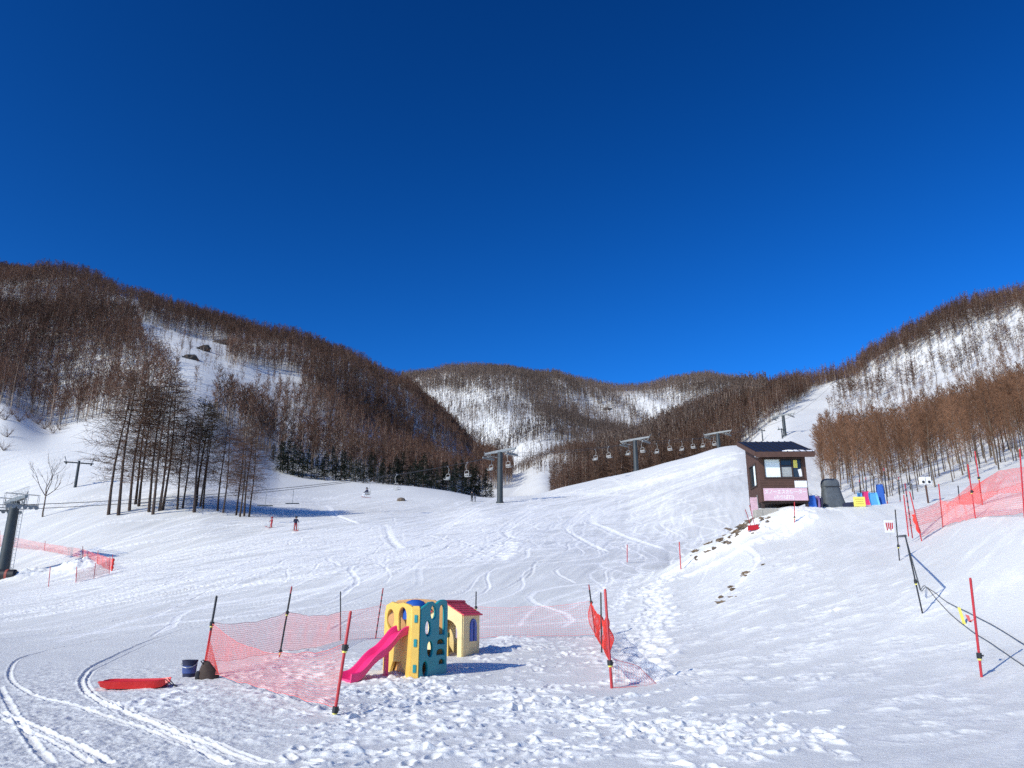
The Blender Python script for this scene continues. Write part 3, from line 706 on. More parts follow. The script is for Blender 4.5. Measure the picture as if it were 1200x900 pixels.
# dark conifers along the foot of the left hill
cp_ = [tree_thing('conifer_tree', tree_arrays(rgt, 10, .16, .03, 170, 2.8, -.12, 8, .06, .18, 6, 'cone', .01, .4), M['cbark'], M['needles'],
      'dark drooping conifer in the row along the foot of the left hill', 'tree', 'dark conifers along the foot of the left hill') for k in range(4)]
spots = []
for i in range(46):
    bx = 318 + i * 5.7 + rng.uniform(-2, 2); y = rng.uniform(158, 172) + max(0, (bx - 480)) * .08
    u = (bx - 600) / F; x = u * y; p = Vector((x, y, H(x, y)))
    spots.append((p, rng.uniform(.42, .8), rng.uniform(0, 6), i if i < 4 else int(rng.integers(0, 4))))
plant(cp_, spots)
# the small many-stemmed bare tree by the left lift tower
def bare_tree(rg, h):
    tr = MB(); cr = MB()
    def grow(mb, p, d, L, r, lev):
        n = 4; pts = [p]; rad = [r]
        for k in range(n):
            d = (d + Vector(rg.normal(0, .09, 3)) + Vector((0, 0, .06))).normalized(); p = p + d * L / n; pts.append(p); rad.append(r * (1 - .45 * (k + 1) / n))
        mb.tube(pts, rad, 5 if lev < 2 else 3)
        if lev < 4:
            for k in range(3 if lev else 5):
                q = pts[rg.integers(2, n + 1)]; s = (d + Vector(rg.normal(0, .42, 3))).normalized(); s.z = abs(s.z) + .25
                grow(cr, q, s.normalized(), L * rg.uniform(.5, .75), r * .5, lev + 1)
    grow(tr, Vector((0, 0, -.3)), Vector((0, 0, 1)), h * .38, .11, 0)
    return tr, cr
p = hit(50, 606, 60, 130)
bt = thing('bare_tree', 'small pale leafless tree with many upswept stems beside the left lift tower', 'tree', p)
tr, cr = bare_tree(rgt, 10); tr.build('trunk', M['barebark'], bt, True); cr.build('crown', M['barebark'], bt)
# low bare shrubs on the far left slope
def shrub_mb(rg):
    m = MB()
    for k in range(16):
        d = Vector((rg.normal(0, .45), rg.normal(0, .45), 1)).normalized(); p = Vector((0, 0, -.1)); pts = [p]
        for j in range(3): d = (d + Vector(rg.normal(0, .2, 3))).normalized(); p = p + d * .55; pts.append(p)
        m.tube(pts, [.02, .016, .01, .005], 3)
        for j in range(5):
            q = pts[rg.integers(1, 4)]; m.tube([q, q + (d + Vector(rg.normal(0, .5, 3))).normalized() * .6], [.008, .004], 3)
    return m
sh0 = shrub_mb(rgt).build('bare_shrub', M['twig'])
tag(sh0, 'small dark bare shrub on the far left snow slope', 'shrub', 'bare shrubs on the far left slope')
for k, (px, py, sc_) in enumerate([(6, 492, 1.2), (14, 486, 1.0), (22, 494, 1.4), (33, 490, 1.0), (44, 497, 1.5), (52, 503, 1.2), (8, 512, 1.0), (62, 508, 1.3), (4, 528, .9), (70, 504, 1.2), (-4, 488, 1.3), (38, 484, 1.2)]):
    o = sh0 if k == 0 else sh0.copy()
    if k: COL.objects.link(o)
    o.location = hit(px, py, 80); o.scale = (sc_ * 1.3,) * 3; o.rotation_euler = (0, 0, k)

# ------------------------------------------------------------------ chairlift
LIFT = Vector((.70, .714, 0)).normalized(); PERP = Vector((LIFT.y, -LIFT.x, 0))
HALF = 2.7
def lift_tower(label, px, y, arm_px, ladder=False, zb=None):
    """column, crossarm and sheave trains; arm_px = photo row of the crossarm at the column"""
    x = at(px, 560, y).x
    if zb is None: zb = H(x, y)
    zt = at(px, arm_px, y).z; h = zt - zb
    t = thing('lift_tower', label, 'lift tower', (x, y, zb), math.atan2(PERP.y, PERP.x), 'towers of the chairlift')
    c = MB().tube([(0, 0, -.6), (0, 0, h * .5), (0, 0, h)], [.50, .46, .42], 20)
    c.lathe([(.62, -.5), (.62, .18), (.50, .20)], 16)
    c.build('column', M['darksteel'], t, True)
    a = MB()
    a.loft([[(-3.5, -.12, h + .05), (-3.5, .12, h + .05), (-3.5, .12, h + .30), (-3.5, -.12, h + .30)], [(-1, -.2, h - .02), (-1, .2, h - .02), (-1, .2, h + .36), (-1, -.2, h + .36)],
            [(1, -.2, h - .02), (1, .2, h - .02), (1, .2, h + .36), (1, -.2, h + .36)], [(3.5, -.12, h + .05), (3.5, .12, h + .05), (3.5, .12, h + .30), (3.5, -.12, h + .30)]])
    for s in (-1, 1):
        a.tube([(s * 3.45, 0, h + .2), (s * 2.75, 0, h - .55)], .06, 6); a.tube([(s * 2.0, 0, h + .1), (s * 2.7, 0, h - .55)], .06, 6)
        a.tube([(s * 3.45, 0, h + .25), (s * 3.75, 0, h + .55)], .05, 6)
    a.build('crossarm', M['arm'], t)
    for s in (-1, 1):
        m = MB(); m.box((s * 2.7, 0, h - .62), (.14, 2.6, .16), bev=.02)
        for k in range(6):
            yy = -1.15 + k * .46
            m.tube([(s * 2.7 - .09, yy, h - .72), (s * 2.7 + .09, yy, h - .72)], .17, 12)
        m.build('sheave_train', M['arm'], t)
        w = MB(); w.box((s * 2.1, 0, h - .42), (.5, 2.8, .04)); 
        for k in range(4):
            for e in (-.25, .25): w.tube([(s * 2.1 + e, -1.35 + k * .9, h - .42), (s * 2.1 + e, -1.35 + k * .9, h + .5 if ladder else h + .02)], .02, 4)
        if ladder:
            for e in (-.25, .25): w.tube([(s * 2.1 + e, -1.38, h + .5), (s * 2.1 + e, 1.38, h + .5)], .02, 4)
        w.build('catwalk', M['arm'], t)
    if ladder:
        m = MB()
        for e in (-.16, .16): m.tube([(.52 + e, .52 - e, .2), (.52 + e, .52 - e, h)], .022, 6)
        for k in range(int(h / .33)): m.tube([(.36, .68, .3 + k * .33), (.68, .36, .3 + k * .33)], .015, 5)
        for k in range(3): m.tube([(.25, .25, 1 + k * h * .35), (.52, .52, 1 + k * h * .35)], .03, 5)
        m.build('ladder', M['steel'], t)
        m = MB()
        for k in range(13): m.tube([(-3 + k * .5, .2, h + .3), (-3 + k * .5, .2, h + 1.15)], .02, 4)
        for zz in (.75, 1.15): m.tube([(-3, .2, h + zz), (3, .2, h + zz)], .022, 4)
        m.build('railing', M['steel'], t)
    return Vector((x, y, zt - .53))
T = [lift_tower('big nearby lift tower with side ladder and railed crossarm, cut by the left picture edge', 23, 72, 588, True),
     lift_tower('dark lift tower standing on the piste below the conifers, nearest of the middle towers', 586, 123, 530),
     lift_tower('lift tower half hidden by the crest, with many white chairs either side', 746, 150, 516),
     lift_tower('slim lift tower on the crest just left of the hut roof', 845, 175, 508),
     lift_tower('farthest small lift tower on the ski run directly above the hut roof', 925, 215, 487)]
T0 = T[0] - LIFT * 30 + Vector((0, 0, -1.5)); T6 = T[-1] + (T[-1] - T[-2]).normalized() * 60 + Vector((0, 0, 9))
NODES = [T0] + T + [T6]
def rope_pts(side, seg, n=24, sag=None):
    a, b = NODES[seg] + PERP * side * HALF, NODES[seg + 1] + PERP * side * HALF
    L = (b - a).length; sg = (.00028 * L * L if sag is None else sag)
    return [a.lerp(b, k / n) - Vector((0, 0, sg * 4 * (k / n) * (1 - k / n))) for k in range(n + 1)]
for side, lab in ((-1, 'haul rope on the far side of the lift towers'), (1, 'haul rope on the near side of the lift towers')):
    m = MB(); pts = []
    for s in range(len(NODES) - 1): pts += rope_pts(side, s)[(1 if s else 0):]
    m.tube(pts, .032, 5); tag(m.build('haul_rope', M['cable']), lab, 'lift cable', 'haul ropes of the chairlift')
def make_chair():
    t = thing('lift_chair', 'x', 'lift chair')
    h = MB(); h.tube([(0, 0, .05), (0, .02, -.1), (0, .28, -.35), (0, .34, -.7), (0, .22, -1.1), (0, .12, -1.35)], .032, 7); h.box((0, 0, .03), (.12, .3, .12), bev=.02)
    h.build('hanger', M['chairgrey'], t, True)
    f = MB(); w, z0, z1 = .52, -2.35, -1.35
    f.tube([(-w, .12, z0 + .1), (-w, .12, z1 - .25), (-w * .72, .12, z1), (w * .72, .12, z1), (w, .12, z1 - .25), (w, .12, z0 + .1), (w * .8, .1, z0), (-w * .8, .1, z0)], .034, 7, closed=True)
    f.tube([(-w, .1, z0 + .35), (-w, -.38, z0 + .33), (-w, -.42, z0 + .05)], .025, 6); f.tube([(w, .1, z0 + .35), (w, -.38, z0 + .33), (w, -.42, z0 + .05)], .025, 6)
    f.build('frame', M['chairgrey'], t, True)
    MB().box((0, -.18, z0 + .05), (1.04, .48, .07), bev=.025).build('seat', M['chairgrey'], t)
    b = MB()
    for k in range(3): b.box((0, .13, z0 + .24 + k * .12), (1.0, .03, .075), bev=.01)
    b.build('backrest', M['chairgrey'], t)
    return t
chair0 = make_chair(); chair_used = False
CG = 'white chairs hanging on the lift'
def on_rope(side, px):
    best = None
    for s in range(len(NODES) - 1):
        for q in rope_pts(side, s, 80):
            x, y = proj(*q)
            if best is None or abs(x - px) < best[0]: best = (abs(x - px), q)
    return best[1]
rzc = math.atan2(LIFT.y, LIFT.x) - math.pi / 2
def chair(side, px, label):
    global chair_used
    q = on_rope(side, px) - Vector((0, 0, .05)); r = chair0 if not chair_used else dup(chair0); chair_used = True
    r.location = q; r.scale = (.88,) * 3; r.rotation_euler = (0, 0, rzc + (math.pi if side > 0 else 0)); r['label'] = label; r['group'] = CG
    return r
CH = [(-1, 431, 'white lift chair carrying a rider, farthest left over the snow bank'), (1, 463, 'empty white lift chair hanging just right of the chair with the rider'),
 (-1, 523, 'empty white chair before the dark conifers, second left of the middle tower'), (1, 549, 'empty white chair closest on the left of the middle tower'),
 (-1, 575, 'white chair partly hidden behind the column of the middle tower'), (1, 594, 'white chair just right of the middle tower column'),
 (-1, 697, 'white chair farthest left in the string before the brown larches'), (1, 714, 'white chair second from left in the string before the brown larches'),
 (-1, 735, 'white chair hanging just left of the column of the half hidden tower'), (1, 753, 'white chair hanging just right of the column of the half hidden tower'),
 (-1, 769, 'white chair under the right arm end of the half hidden tower'), (1, 784, 'white chair hanging second to the right past the half hidden tower'),
 (-1, 798, 'white chair midway between the half hidden tower and the crest tower'), (1, 812, 'white chair three places left of the crest tower column'),
 (-1, 823, 'white chair under the left arm of the crest tower'), (1, 837, 'white chair touching the column of the crest tower')]
chairs = [chair(*c) for c in CH]
first = None
for side, px, lab in ((-1, 345, 'dark flat lift bench on a thin rod, right of the bare larch clump'), (1, 310, 'lift bench on a thin rod among the lowest twigs of the larch clump')):
    q = on_rope(side, px); L_ = (q.z - at(px, 590 if side < 0 else 598, q.y).z)
    if first is None:
        first = thing('lift_bench', lab, 'lift chair', (0, 0, 0), 0, 'flat benches on the lift')
        MB().tube([(0, 0, 0), (0, .12, -.5), (0, .02, -L_)], .028, 6).build('hanger', M['arm'], first, True)
        MB().box((0, 0, -L_), (1.7, .42, .09), bev=.03).build('seat', M['darksteel'], first); r = first
    else: r = dup(first, label=lab)
    r.location = q; r.rotation_euler = (0, 0, .1)
# a second, lower lift on the left bank and short poles by the crest
def t_pole(label, px, py, top, w):
    p = hit(px, py, 60, 330); h = at(px, top, p.y).z - p.z
    t = thing('lift_pole', label, 'lift pole', p, .5, 'short T-shaped lift poles')
    MB().tube([(0, 0, -.4), (0, 0, h)], [.2, .16], 10).build('post', M['darksteel'], t, True)
    a = MB().box((0, 0, h - .3), (w, .18, .16), bev=.02)
    for s in (-1, 1): a.tube([(s * w * .42, 0, h - .3), (s * w * .5, 0, h + .5)], .05, 5); a.box((s * w * .42, 0, h - .45), (.2, .8, .18), bev=.02)
    a.build('crossarm', M['darksteel'], t)
t_pole('short dark T-shaped lift pole on the slope left of the larch clump', 88, 571, 540, 3.6)
t_pole('tiny T-shaped pole on the run left of the farthest tower', 894, 517, 503, 2.6)
t_pole('tiny T-shaped pole on the run under the farthest tower', 917, 514, 502, 2.6)
# drive station of the lift, on the flat beyond the left edge of the picture
p = T[0] - LIFT * 16; zb = H(p.x, p.y)
st = thing('lift_station', 'grey lift station roof on steel legs beside the left tower', 'lift station', (p.x, p.y, zb), math.atan2(LIFT.y, LIFT.x))
MB().loft([[(-5, -3.2, 4.2), (5, -3.2, 4.2), (5, -3.2, 4.5), (-5, -3.2, 4.5)], [(-5, 0, 5.0), (5, 0, 5.0), (5, 0, 5.4), (-5, 0, 5.4)], [(-5, 3.2, 4.2), (5, 3.2, 4.2), (5, 3.2, 4.5), (-5, 3.2, 4.5)]]).build('roof', M['darksteel'], st)
for sx in (-4, 4):
    for sy in (-2.6, 2.6): MB().tube([(sx, sy, -.4), (sx, sy, 4.3)], .18, 8).build('leg', M['steel'], st)
MB().lathe([(2.4, 3.4), (2.5, 3.5), (2.5, 3.75), (2.4, 3.85)], 28).build('bullwheel', M['steel'], st)
# padded roller at the foot of the near tower
p = hit(4, 681, 50, 90)
pr = thing('padded_roller', 'dark padded roller lying on the snow at the foot of the big left tower', 'roller', (p.x, p.y - .6, p.z), .15)
MB().tube([(-1.7, 0, .5), (-1.6, 0, .5), (1.2, 0, .5), (1.3, 0, .5)], [.40, .5, .5, .40], 18).build('pad', M['black'], pr, True)
for s in (-1.0, .6): MB().tube([(s - .1, 0, .5), (s + .1, 0, .5)], .515, 18).build('band', M['brick'], pr, True)
MB().tube([(-.9, 0, .95), (-.95, 0, 1.5), (-.6, 0, 1.6)], .06, 6).build('handle', M['black'], pr)

# ------------------------------------------------------------------ people
def body_mesh(name, J, E, rad, mats, pick):
    me = bpy.data.meshes.new(name); me.from_pydata(J, E, []); o = link(name, me)
    sk = o.modifiers.new('skin', 'SKIN'); sub = o.modifiers.new('sub', 'SUBSURF'); sub.levels = 2; sub.render_levels = 2
    for k, r in enumerate(rad):
        me.skin_vertices[0].data[k].radius = (r, r); me.skin_vertices[0].data[k].use_root = (k == 0)
    dg = bpy.context.evaluated_depsgraph_get(); dg.update()
    m2 = bpy.data.meshes.new_from_object(o.evaluated_get(dg)); bpy.data.objects.remove(o); bpy.data.meshes.remove(me)
    m2.materials.clear()
    for m in mats: m2.materials.append(m)
    for p in m2.polygons: p.material_index = pick(p.center); p.use_smooth = True
    return m2
def person(label, loc, rz, pose, jacket, trousers, helmet, skis=True, group=None, h=1.0):
    if pose == 'stand':
        J = [(0, 0, .92), (0, .02, 1.15), (0, .0, 1.38), (0, -.02, 1.50), (0, -.04, 1.62),
             (.10, 0, .88), (.12, -.10, .50), (.13, .02, .10), (.13, -.14, .06), (-.10, 0, .88), (-.12, -.10, .50), (-.13, .02, .10), (-.13, -.14, .06),
             (.19, 0, 1.40), (.30, -.06, 1.15), (.30, -.30, 1.02), (.30, -.38, 1.00), (-.19, 0, 1.40), (-.30, -.06, 1.15), (-.30, -.30, 1.02), (-.30, -.38, 1.0)]
    else:
        J = [(0, .05, .10), (0, .08, .34), (0, .06, .58), (0, .03, .70), (0, .0, .82),
             (.10, 0, .09), (.13, -.44, .08), (.13, -.50, -.34), (.13, -.64, -.38), (-.10, 0, .09), (-.13, -.44, .08), (-.13, -.50, -.34), (-.13, -.64, -.38),
             (.19, .06, .60), (.28, -.04, .36), (.24, -.28, .26), (.22, -.36, .26), (-.19, .06, .60), (-.28, -.04, .36), (-.24, -.28, .26), (-.22, -.36, .26)]
    E = [(0, 1), (1, 2), (2, 3), (3, 4), (0, 5), (5, 6), (6, 7), (7, 8), (0, 9), (9, 10), (10, 11), (11, 12), (2, 13), (13, 14), (14, 15), (15, 16), (2, 17), (17, 18), (18, 19), (19, 20)]
    rad = [.16, .16, .17, .06, .10, .11, .085, .07, .06, .11, .085, .07, .06, .075, .065, .05, .045, .075, .065, .05, .045]
    J = [tuple(c * h for c in j) for j in J]; rad = [r * h for r in rad]
    zh, zw = J[3][2], J[0][2]
    def pick(c):
        if c.z > zh - .02: return 2
        if pose == 'stand': return 0 if c.z > zw + .02 or abs(c.x) > .2 * h else 1
        return 0 if c.z > zw + .12 else 1
    t = thing('person', label, 'person', loc, rz, group)
    link('body', body_mesh('body', J, E, rad, [jacket, trousers, M['skin']], pick), t)
    c = Vector(J[4]); hm = MB(); hm.lathe([(.135, -.02), (.14, .04), (.125, .10), (.08, .15), (.02, .165)], 14, Matrix.Translation(c + Vector((0, .015, 0))))
    hm.build('helmet', helmet, t, True)
    MB().box(c + Vector((0, -.12, .0)), (.16, .04, .06), bev=.015).build('goggles', M['black'], t)
    if skis:
        for k in (8, 12):
            q = Vector(J[k]); s = MB(); s.loft([[(q.x - .04, y, q.z - .07 + dz), (q.x + .04, y, q.z - .07 + dz), (q.x + .04, y, q.z - .05 + dz), (q.x - .04, y, q.z - .05 + dz)] for y, dz in ((.75, 0), (.2, 0), (-.6, 0), (-.8, .08))])
            s.build('ski', M['red'], t)
        for k in (16, 20):
            q = Vector(J[k]); MB().tube([q, q + Vector((0, .25, -.95 if pose == 'stand' else -.6))], .012, 5).build('ski_pole', M['black'], t)
    return t
p = hit(346, 622, 60, 130); person('skier in dark clothes with red trousers gliding over the shadowed snow, the larger of two', p, .5, 'stand', M['navy'], M['darkred'], M['black'], h=.85)
p = hit(318, 618, 60, 130); person('small skier in red beside the right end of the larch clump', p, -.6, 'stand', M['darkred'], M['red'], M['darkred'], h=.62)
p = hit(553, 588, 100, 150); person('tiny dark figure standing on the snow rim left of the middle tower', p, .3, 'stand', M['black'], M['black'], M['black'], False, h=1.0)
p = hit(556.5, 588, 100, 150); person('tiny crouching dark figure beside another one left of the middle tower', (p.x, p.y, p.z), 1.3, 'stand', M['navy'], M['black'], M['black'], False, h=.62)
rc = chairs[0]; person('lift rider in dark jacket and pale trousers seated on the leftmost chair', rc.matrix_basis @ Vector((-.16, -.12, -2.28)) * .88 / .88, rzc, 'sit', M['navy'], M['signwhite'], M['black'])
p = hit(470, 587, 90, 150); rk = MB()
rk.lathe([(.5, -.2), (.75, .1), (.55, .45), (.2, .55)], 9); tag(rk.build('boulder', M['rock']), 'dark rounded boulder on the snow crest under the empty left chairs', 'rock').location = p

# rock outcrops on the left hill
def rock_mesh(rg, s, m):
    bm = bmesh.new(); bmesh.ops.create_icosphere(bm, subdivisions=3, radius=1)
    o = rg.uniform(0, 50, 3)
    for v in bm.verts:
        c = v.co; k = 1 + .45 * float(vnoise(c.x * 1.8 + o[0], c.y * 1.8 + o[1] + c.z * 2, 1)) + .35 * float(vnoise(c.x * 4 + o[1], c.z * 4 + o[2], 2))
        v.co = Vector((c.x * s[0], c.y * s[1], c.z * s[2])) * k
    me = bpy.data.meshes.new('rock'); bm.to_mesh(me); bm.free(); me.materials.append(m); return me
for px, py, s, lab in ((262, 403, (4.2, 2.4, 2.0), 'largest dark rock outcrop on the snowy patch of the left hill'), (238, 410, (3.4, 2, 1.7), 'grey rock outcrop left of the largest crag on the left hill'), (222, 420, (2.6, 2, 1.4), 'lowest dark rock outcrop on the snowy patch of the left hill'),
                       (712, 480, (5, 3.5, 3), 'dark crag on the far snowy ridge at the head of the valley')):
    p = hit(px, py, 200); o = link('rock_outcrop', rock_mesh(rgt, s, M['crag'])); o.location = p; tag(o, lab, 'rock')
# ------------------------------------------------------------------ ticket hut of the snow escalator
HB = at(893, 592, 43.0); HX, HY = HB.x, HB.y; HZ = H(HX + 1.2, HY) + .1
hut = thing('hut', 'small brown timber hut with dark lean-to roof and pink sign on the snow mound', 'hut', (HX, HY, HZ), R(-2))
HW, HD = 2.62, 2.5
z_of = lambda py, y=43.0: at(900, py, y).z - HZ
ze = z_of(530); zf = z_of(588)
w = MB(); th = .08
wz0, wz1 = z_of(561), z_of(537); wx0, wx1 = .27, 2.42; sz0, sz1 = z_of(568), z_of(541)
rise = .36
# front wall pieces round the window, back, sides
w.box((HW / 2, 0, (zf + wz0) / 2), (HW, th, wz0 - zf)); w.box((HW / 2, 0, (wz1 + ze) / 2), (HW, th, ze - wz1))
w.box((wx0 / 2, 0, (wz0 + wz1) / 2), (wx0, th, wz1 - wz0)); w.box(((wx1 + HW) / 2, 0, (wz0 + wz1) / 2), (HW - wx1, th, wz1 - wz0))
w.build('front_wall', M['wood'], hut)
s = MB(); yA, yB = .5, 1.9
def side(x):
    s.loft([[(x - th / 2, th / 2, zf), (x + th / 2, th / 2, zf), (x + th / 2, HD, zf), (x - th / 2, HD, zf)], [(x - th / 2, th / 2, sz0), (x + th / 2, th / 2, sz0), (x + th / 2, HD, sz0), (x - th / 2, HD, sz0)]])
    s.loft([[(x - th / 2, th / 2, sz0), (x + th / 2, th / 2, sz0), (x + th / 2, yA, sz0), (x - th / 2, yA, sz0)], [(x - th / 2, th / 2, sz1), (x + th / 2, th / 2, sz1), (x + th / 2, yA, sz1), (x - th / 2, yA, sz1)]])
    s.loft([[(x - th / 2, yB, sz0), (x + th / 2, yB, sz0), (x + th / 2, HD, sz0), (x - th / 2, HD, sz0)], [(x - th / 2, yB, sz1), (x + th / 2, yB, sz1), (x + th / 2, HD, sz1), (x - th / 2, HD, sz1)]])
    s.loft([[(x - th / 2, th / 2, sz1), (x + th / 2, th / 2, sz1), (x + th / 2, HD, sz1), (x - th / 2, HD, sz1)], [(x - th / 2, th / 2, ze), (x + th / 2, th / 2, ze), (x + th / 2, HD, ze + HD * rise), (x - th / 2, HD, ze + HD * rise)]])
side(th / 2 + .003); side(HW - th / 2 - .003)
s.box((HW / 2, HD, (zf + ze + HD * rise) / 2), (HW - .02, th, ze + HD * rise - zf)); s.build('side_wall', M['wood'], hut)
MB().box((HW / 2, HD / 2, zf - .02), (HW - .1, HD - .1, .08)).build('floor', M['darkwood'], hut)
cl = MB()
for k in range(9):
    zz = zf + .1 + k * (wz0 - zf) / 9
    cl.box((HW / 2, -th / 2 - .006, zz), (HW - .02, .012, (wz0 - zf) / 9 - .03))
cl.build('cladding', M['wood'], hut)
tr = MB()
for a, b in ((wx0, wx0 + .05), (wx1 - .05, wx1)): tr.box(((a + b) / 2, -.05, (wz0 + wz1) / 2), (b - a, .09, wz1 - wz0))
for zz in (wz0 + .03, wz1 - .03): tr.box(((wx0 + wx1) / 2, -.052, zz), (wx1 - wx0 + .06, .11, .07))
win = tr.build('window', M['darkwood'], hut)
m = MB(); m.box((1.21, -.045, (wz0 + wz1) / 2), (.05, .07, wz1 - wz0 - .1)); m.box((1.86, -.045, (wz0 + wz1) / 2), (.045, .07, wz1 - wz0 - .1)); m.box((1.53, -.04, wz0 + .72), (.6, .05, .04))
m.build('mullion', M['darkwood'], win)
MB().box(((wx0 + wx1) / 2, -.012, (wz0 + wz1) / 2), (wx1 - wx0 - .11, .012, wz1 - wz0 - .15)).build('pane', M['glass'], win)
MB().box((.755, -.027, (wz0 + wz1) / 2), (.84, .012, wz1 - wz0 - .17), bev=.004).build('curtain', M['curtain'], win)
MB().box((1.53, -.027, wz0 + .38), (.56, .012, .56)).build('notice_sheet', mat('grey_notice', (.30, .32, .32), .8, .25, 14), win)
MB().box((2.05, -.027, wz1 - .34), (.22, .012, .42)).build('hanging_cloth', M['signyellow'], win)
MB().loft([[(2.22, -.03, wz0 + .1), (2.4, -.03, wz0 + .12), (2.4, -.02, wz0 + .12), (2.22, -.02, wz0 + .1)], [(2.16, -.03, wz0 + .5), (2.34, -.03, wz0 + .55), (2.34, -.02, wz0 + .55), (2.16, -.02, wz0 + .5)]]).build('white_paper', M['signwhite'], win)
sw = MB()
for a, b in ((yA, yA + .06), (yB - .06, yB)): sw.box((-.0, (a + b) / 2, (sz0 + sz1) / 2), (.11, b - a, sz1 - sz0))
for zz in (sz0 + .03, sz1 - .03): sw.box((-.002, (yA + yB) / 2, zz), (.115, yB - yA + .02, .06))
swn = sw.build('window', M['darkwood'], hut)
MB().box((.02, (yA + yB) / 2, (sz0 + sz1) / 2), (.015, yB - yA - .12, sz1 - sz0 - .12)).build('pane', M['glass'], swn)
MB().box((.004, yA + .34, (sz0 + sz1) / 2), (.012, .5, sz1 - sz0 - .16)).build('curtain', M['curtain'], swn)
ov = .45; x0r, x1r = -.28, HW + .36; ylo, yhi = -.55, HD + .6
def zr(y): return ze + .06 + y * rise
rf = MB(); rf.loft([[(x0r, ylo, zr(ylo)), (x1r, ylo, zr(ylo)), (x1r, ylo, zr(ylo) + .07), (x0r, ylo, zr(ylo) + .07)], [(x0r, yhi, zr(yhi)), (x1r, yhi, zr(yhi)), (x1r, yhi, zr(yhi) + .07), (x0r, yhi, zr(yhi) + .07)]])
for k in range(10):
    xx = x0r + .06 + k * (x1r - x0r - .12) / 9
    rf.loft([[(xx - .02, ylo, zr(ylo) + .068), (xx + .02, ylo, zr(ylo) + .068), (xx + .02, ylo, zr(ylo) + .11), (xx - .02, ylo, zr(ylo) + .11)], [(xx - .02, yhi, zr(yhi) + .068), (xx + .02, yhi, zr(yhi) + .068), (xx + .02, yhi, zr(yhi) + .11), (xx - .02, yhi, zr(yhi) + .11)]])
roof = rf.build('roof', M['roofdark'], hut)
MB().box(((x0r + x1r) / 2, ylo - .02, zr(ylo) - .10), (x1r - x0r, .05, .30)).build('fascia', M['wood'], roof)
bg = MB()
for xx in (x0r - .02, x1r + .02):
    bg.loft([[(xx - .025, ylo, zr(ylo) - .18), (xx + .025, ylo, zr(ylo) - .18), (xx + .025, ylo, zr(ylo) + .09), (xx - .025, ylo, zr(ylo) + .09)], [(xx - .025, yhi, zr(yhi) - .18), (xx + .025, yhi, zr(yhi) - .18), (xx + .025, yhi, zr(yhi) + .09), (xx - .025, yhi, zr(yhi) + .09)]])
bg.build('barge_board', M['wood'], roof)
sn = MB(); pts = []
for k in range(12):
    t = k / 11; xx = 1.25 + t * 1.75; wv = -.02 + .5 * max(0, math.sin(math.pi * t)) * (t > .4) + .05 * math.sin(t * 9)
    y0 = ylo + .02; y1 = ylo + .12 + wv
    pts.append([(xx, y0, zr(y0) + .075), (xx, y1, zr(y1) + .075), (xx, (y0 + y1) / 2, zr((y0 + y1) / 2) + .10 + .05 * math.sin(t * 7))])
sn.loft(pts); sn.build('snow_strip', M['snowcap'], roof, True)
lm = MB(); lm.lathe([(.02, .0), (.14, -.03), (.22, -.10), (.21, -.13), (.05, -.13)], 14, Matrix.Translation((-.02, -.22, ze - .17))); lm.tube([(-.02, 0, ze - .08), (-.02, -.22, ze - .16)], .03, 6)
lm.build('lamp', M['white'], hut, True)
# the pink sign board and the white notice
bz0, bz1 = z_of(587), z_of(572.5); bx0, bx1 = .12, 2.54
sb = MB().box(((bx0 + bx1) / 2, -.10, (bz0 + bz1) / 2), (bx1 - bx0, .03, bz1 - bz0), bev=.006).build('sign_board', M['signpink'], hut)
sc_ = frame_mtx(((bx0 + bx1) / 2, -.1165, bz0 + (bz1 - bz0) * .68), (1, 0, 0), (0, 0, 1)); sc2 = frame_mtx(((bx0 + bx1) / 2 - .1, -.1165, bz0 + (bz1 - bz0) * .26), (1, 0, 0), (0, 0, 1))
text_mesh('lettering', 'スノーエスカレーター', .27, M['white'], sc_, sb, sx=.86); text_mesh('lettering', '(のりば口)', .25, M['white'], sc2, sb, sx=.95)
nb = MB().box((2.22, -.11, z_of(568)), (.68, .03, z_of(563.8) - z_of(571.8)), bev=.005).build('notice_board', M['signwhite'], hut)
for a in ((.1, .15), (HW - .1, .15), (.1, HD - .1), (HW - .1, HD - .1)): MB().box((a[0], a[1], zf - .4), (.14, .14, .9)).build('stilt', M['darkwood'], hut)
cb = at(899, 600, 42.55); cb.z = H(cb.x, cb.y)
tag(MB().box((.2, .2, .2), (.95, .5, .75), bev=.06).build('concrete_block', M['concrete']), 'pale concrete footing block under the front left corner of the hut', 'block').location = cb - Vector((.1, .1, .1))
q = at(888, 600, 42.6); q.z = H(q.x, q.y)
tag(MB().box((0, 0, .15), (.45, .45, .6), bev=.05).build('concrete_block', M['concrete']), 'small weathered concrete block left of the larger footing block', 'block').location = q
q = at(883.5, 590, 43.6); q.z = H(q.x, q.y)
bn = thing('banner', 'narrow pink banner strip hanging on a thin pole at the left side of the hut', 'banner', q)
MB().tube([(.22, 0, -.2), (.22, 0, 1.15)], .02, 6).build('pole', M['steel'], bn)
bw_ = MB(); bw_.loft([[(-.2, .03 * math.sin(k), .02 + k * .1), (.2, .03 * math.sin(k + 1), .02 + k * .1), (.2, .03 * math.sin(k + 1) + .01, .02 + k * .1), (-.2, .03 * math.sin(k) + .01, .02 + k * .1)] for k in range(11)]); bw_.build('cloth', M['signpink'], bn)

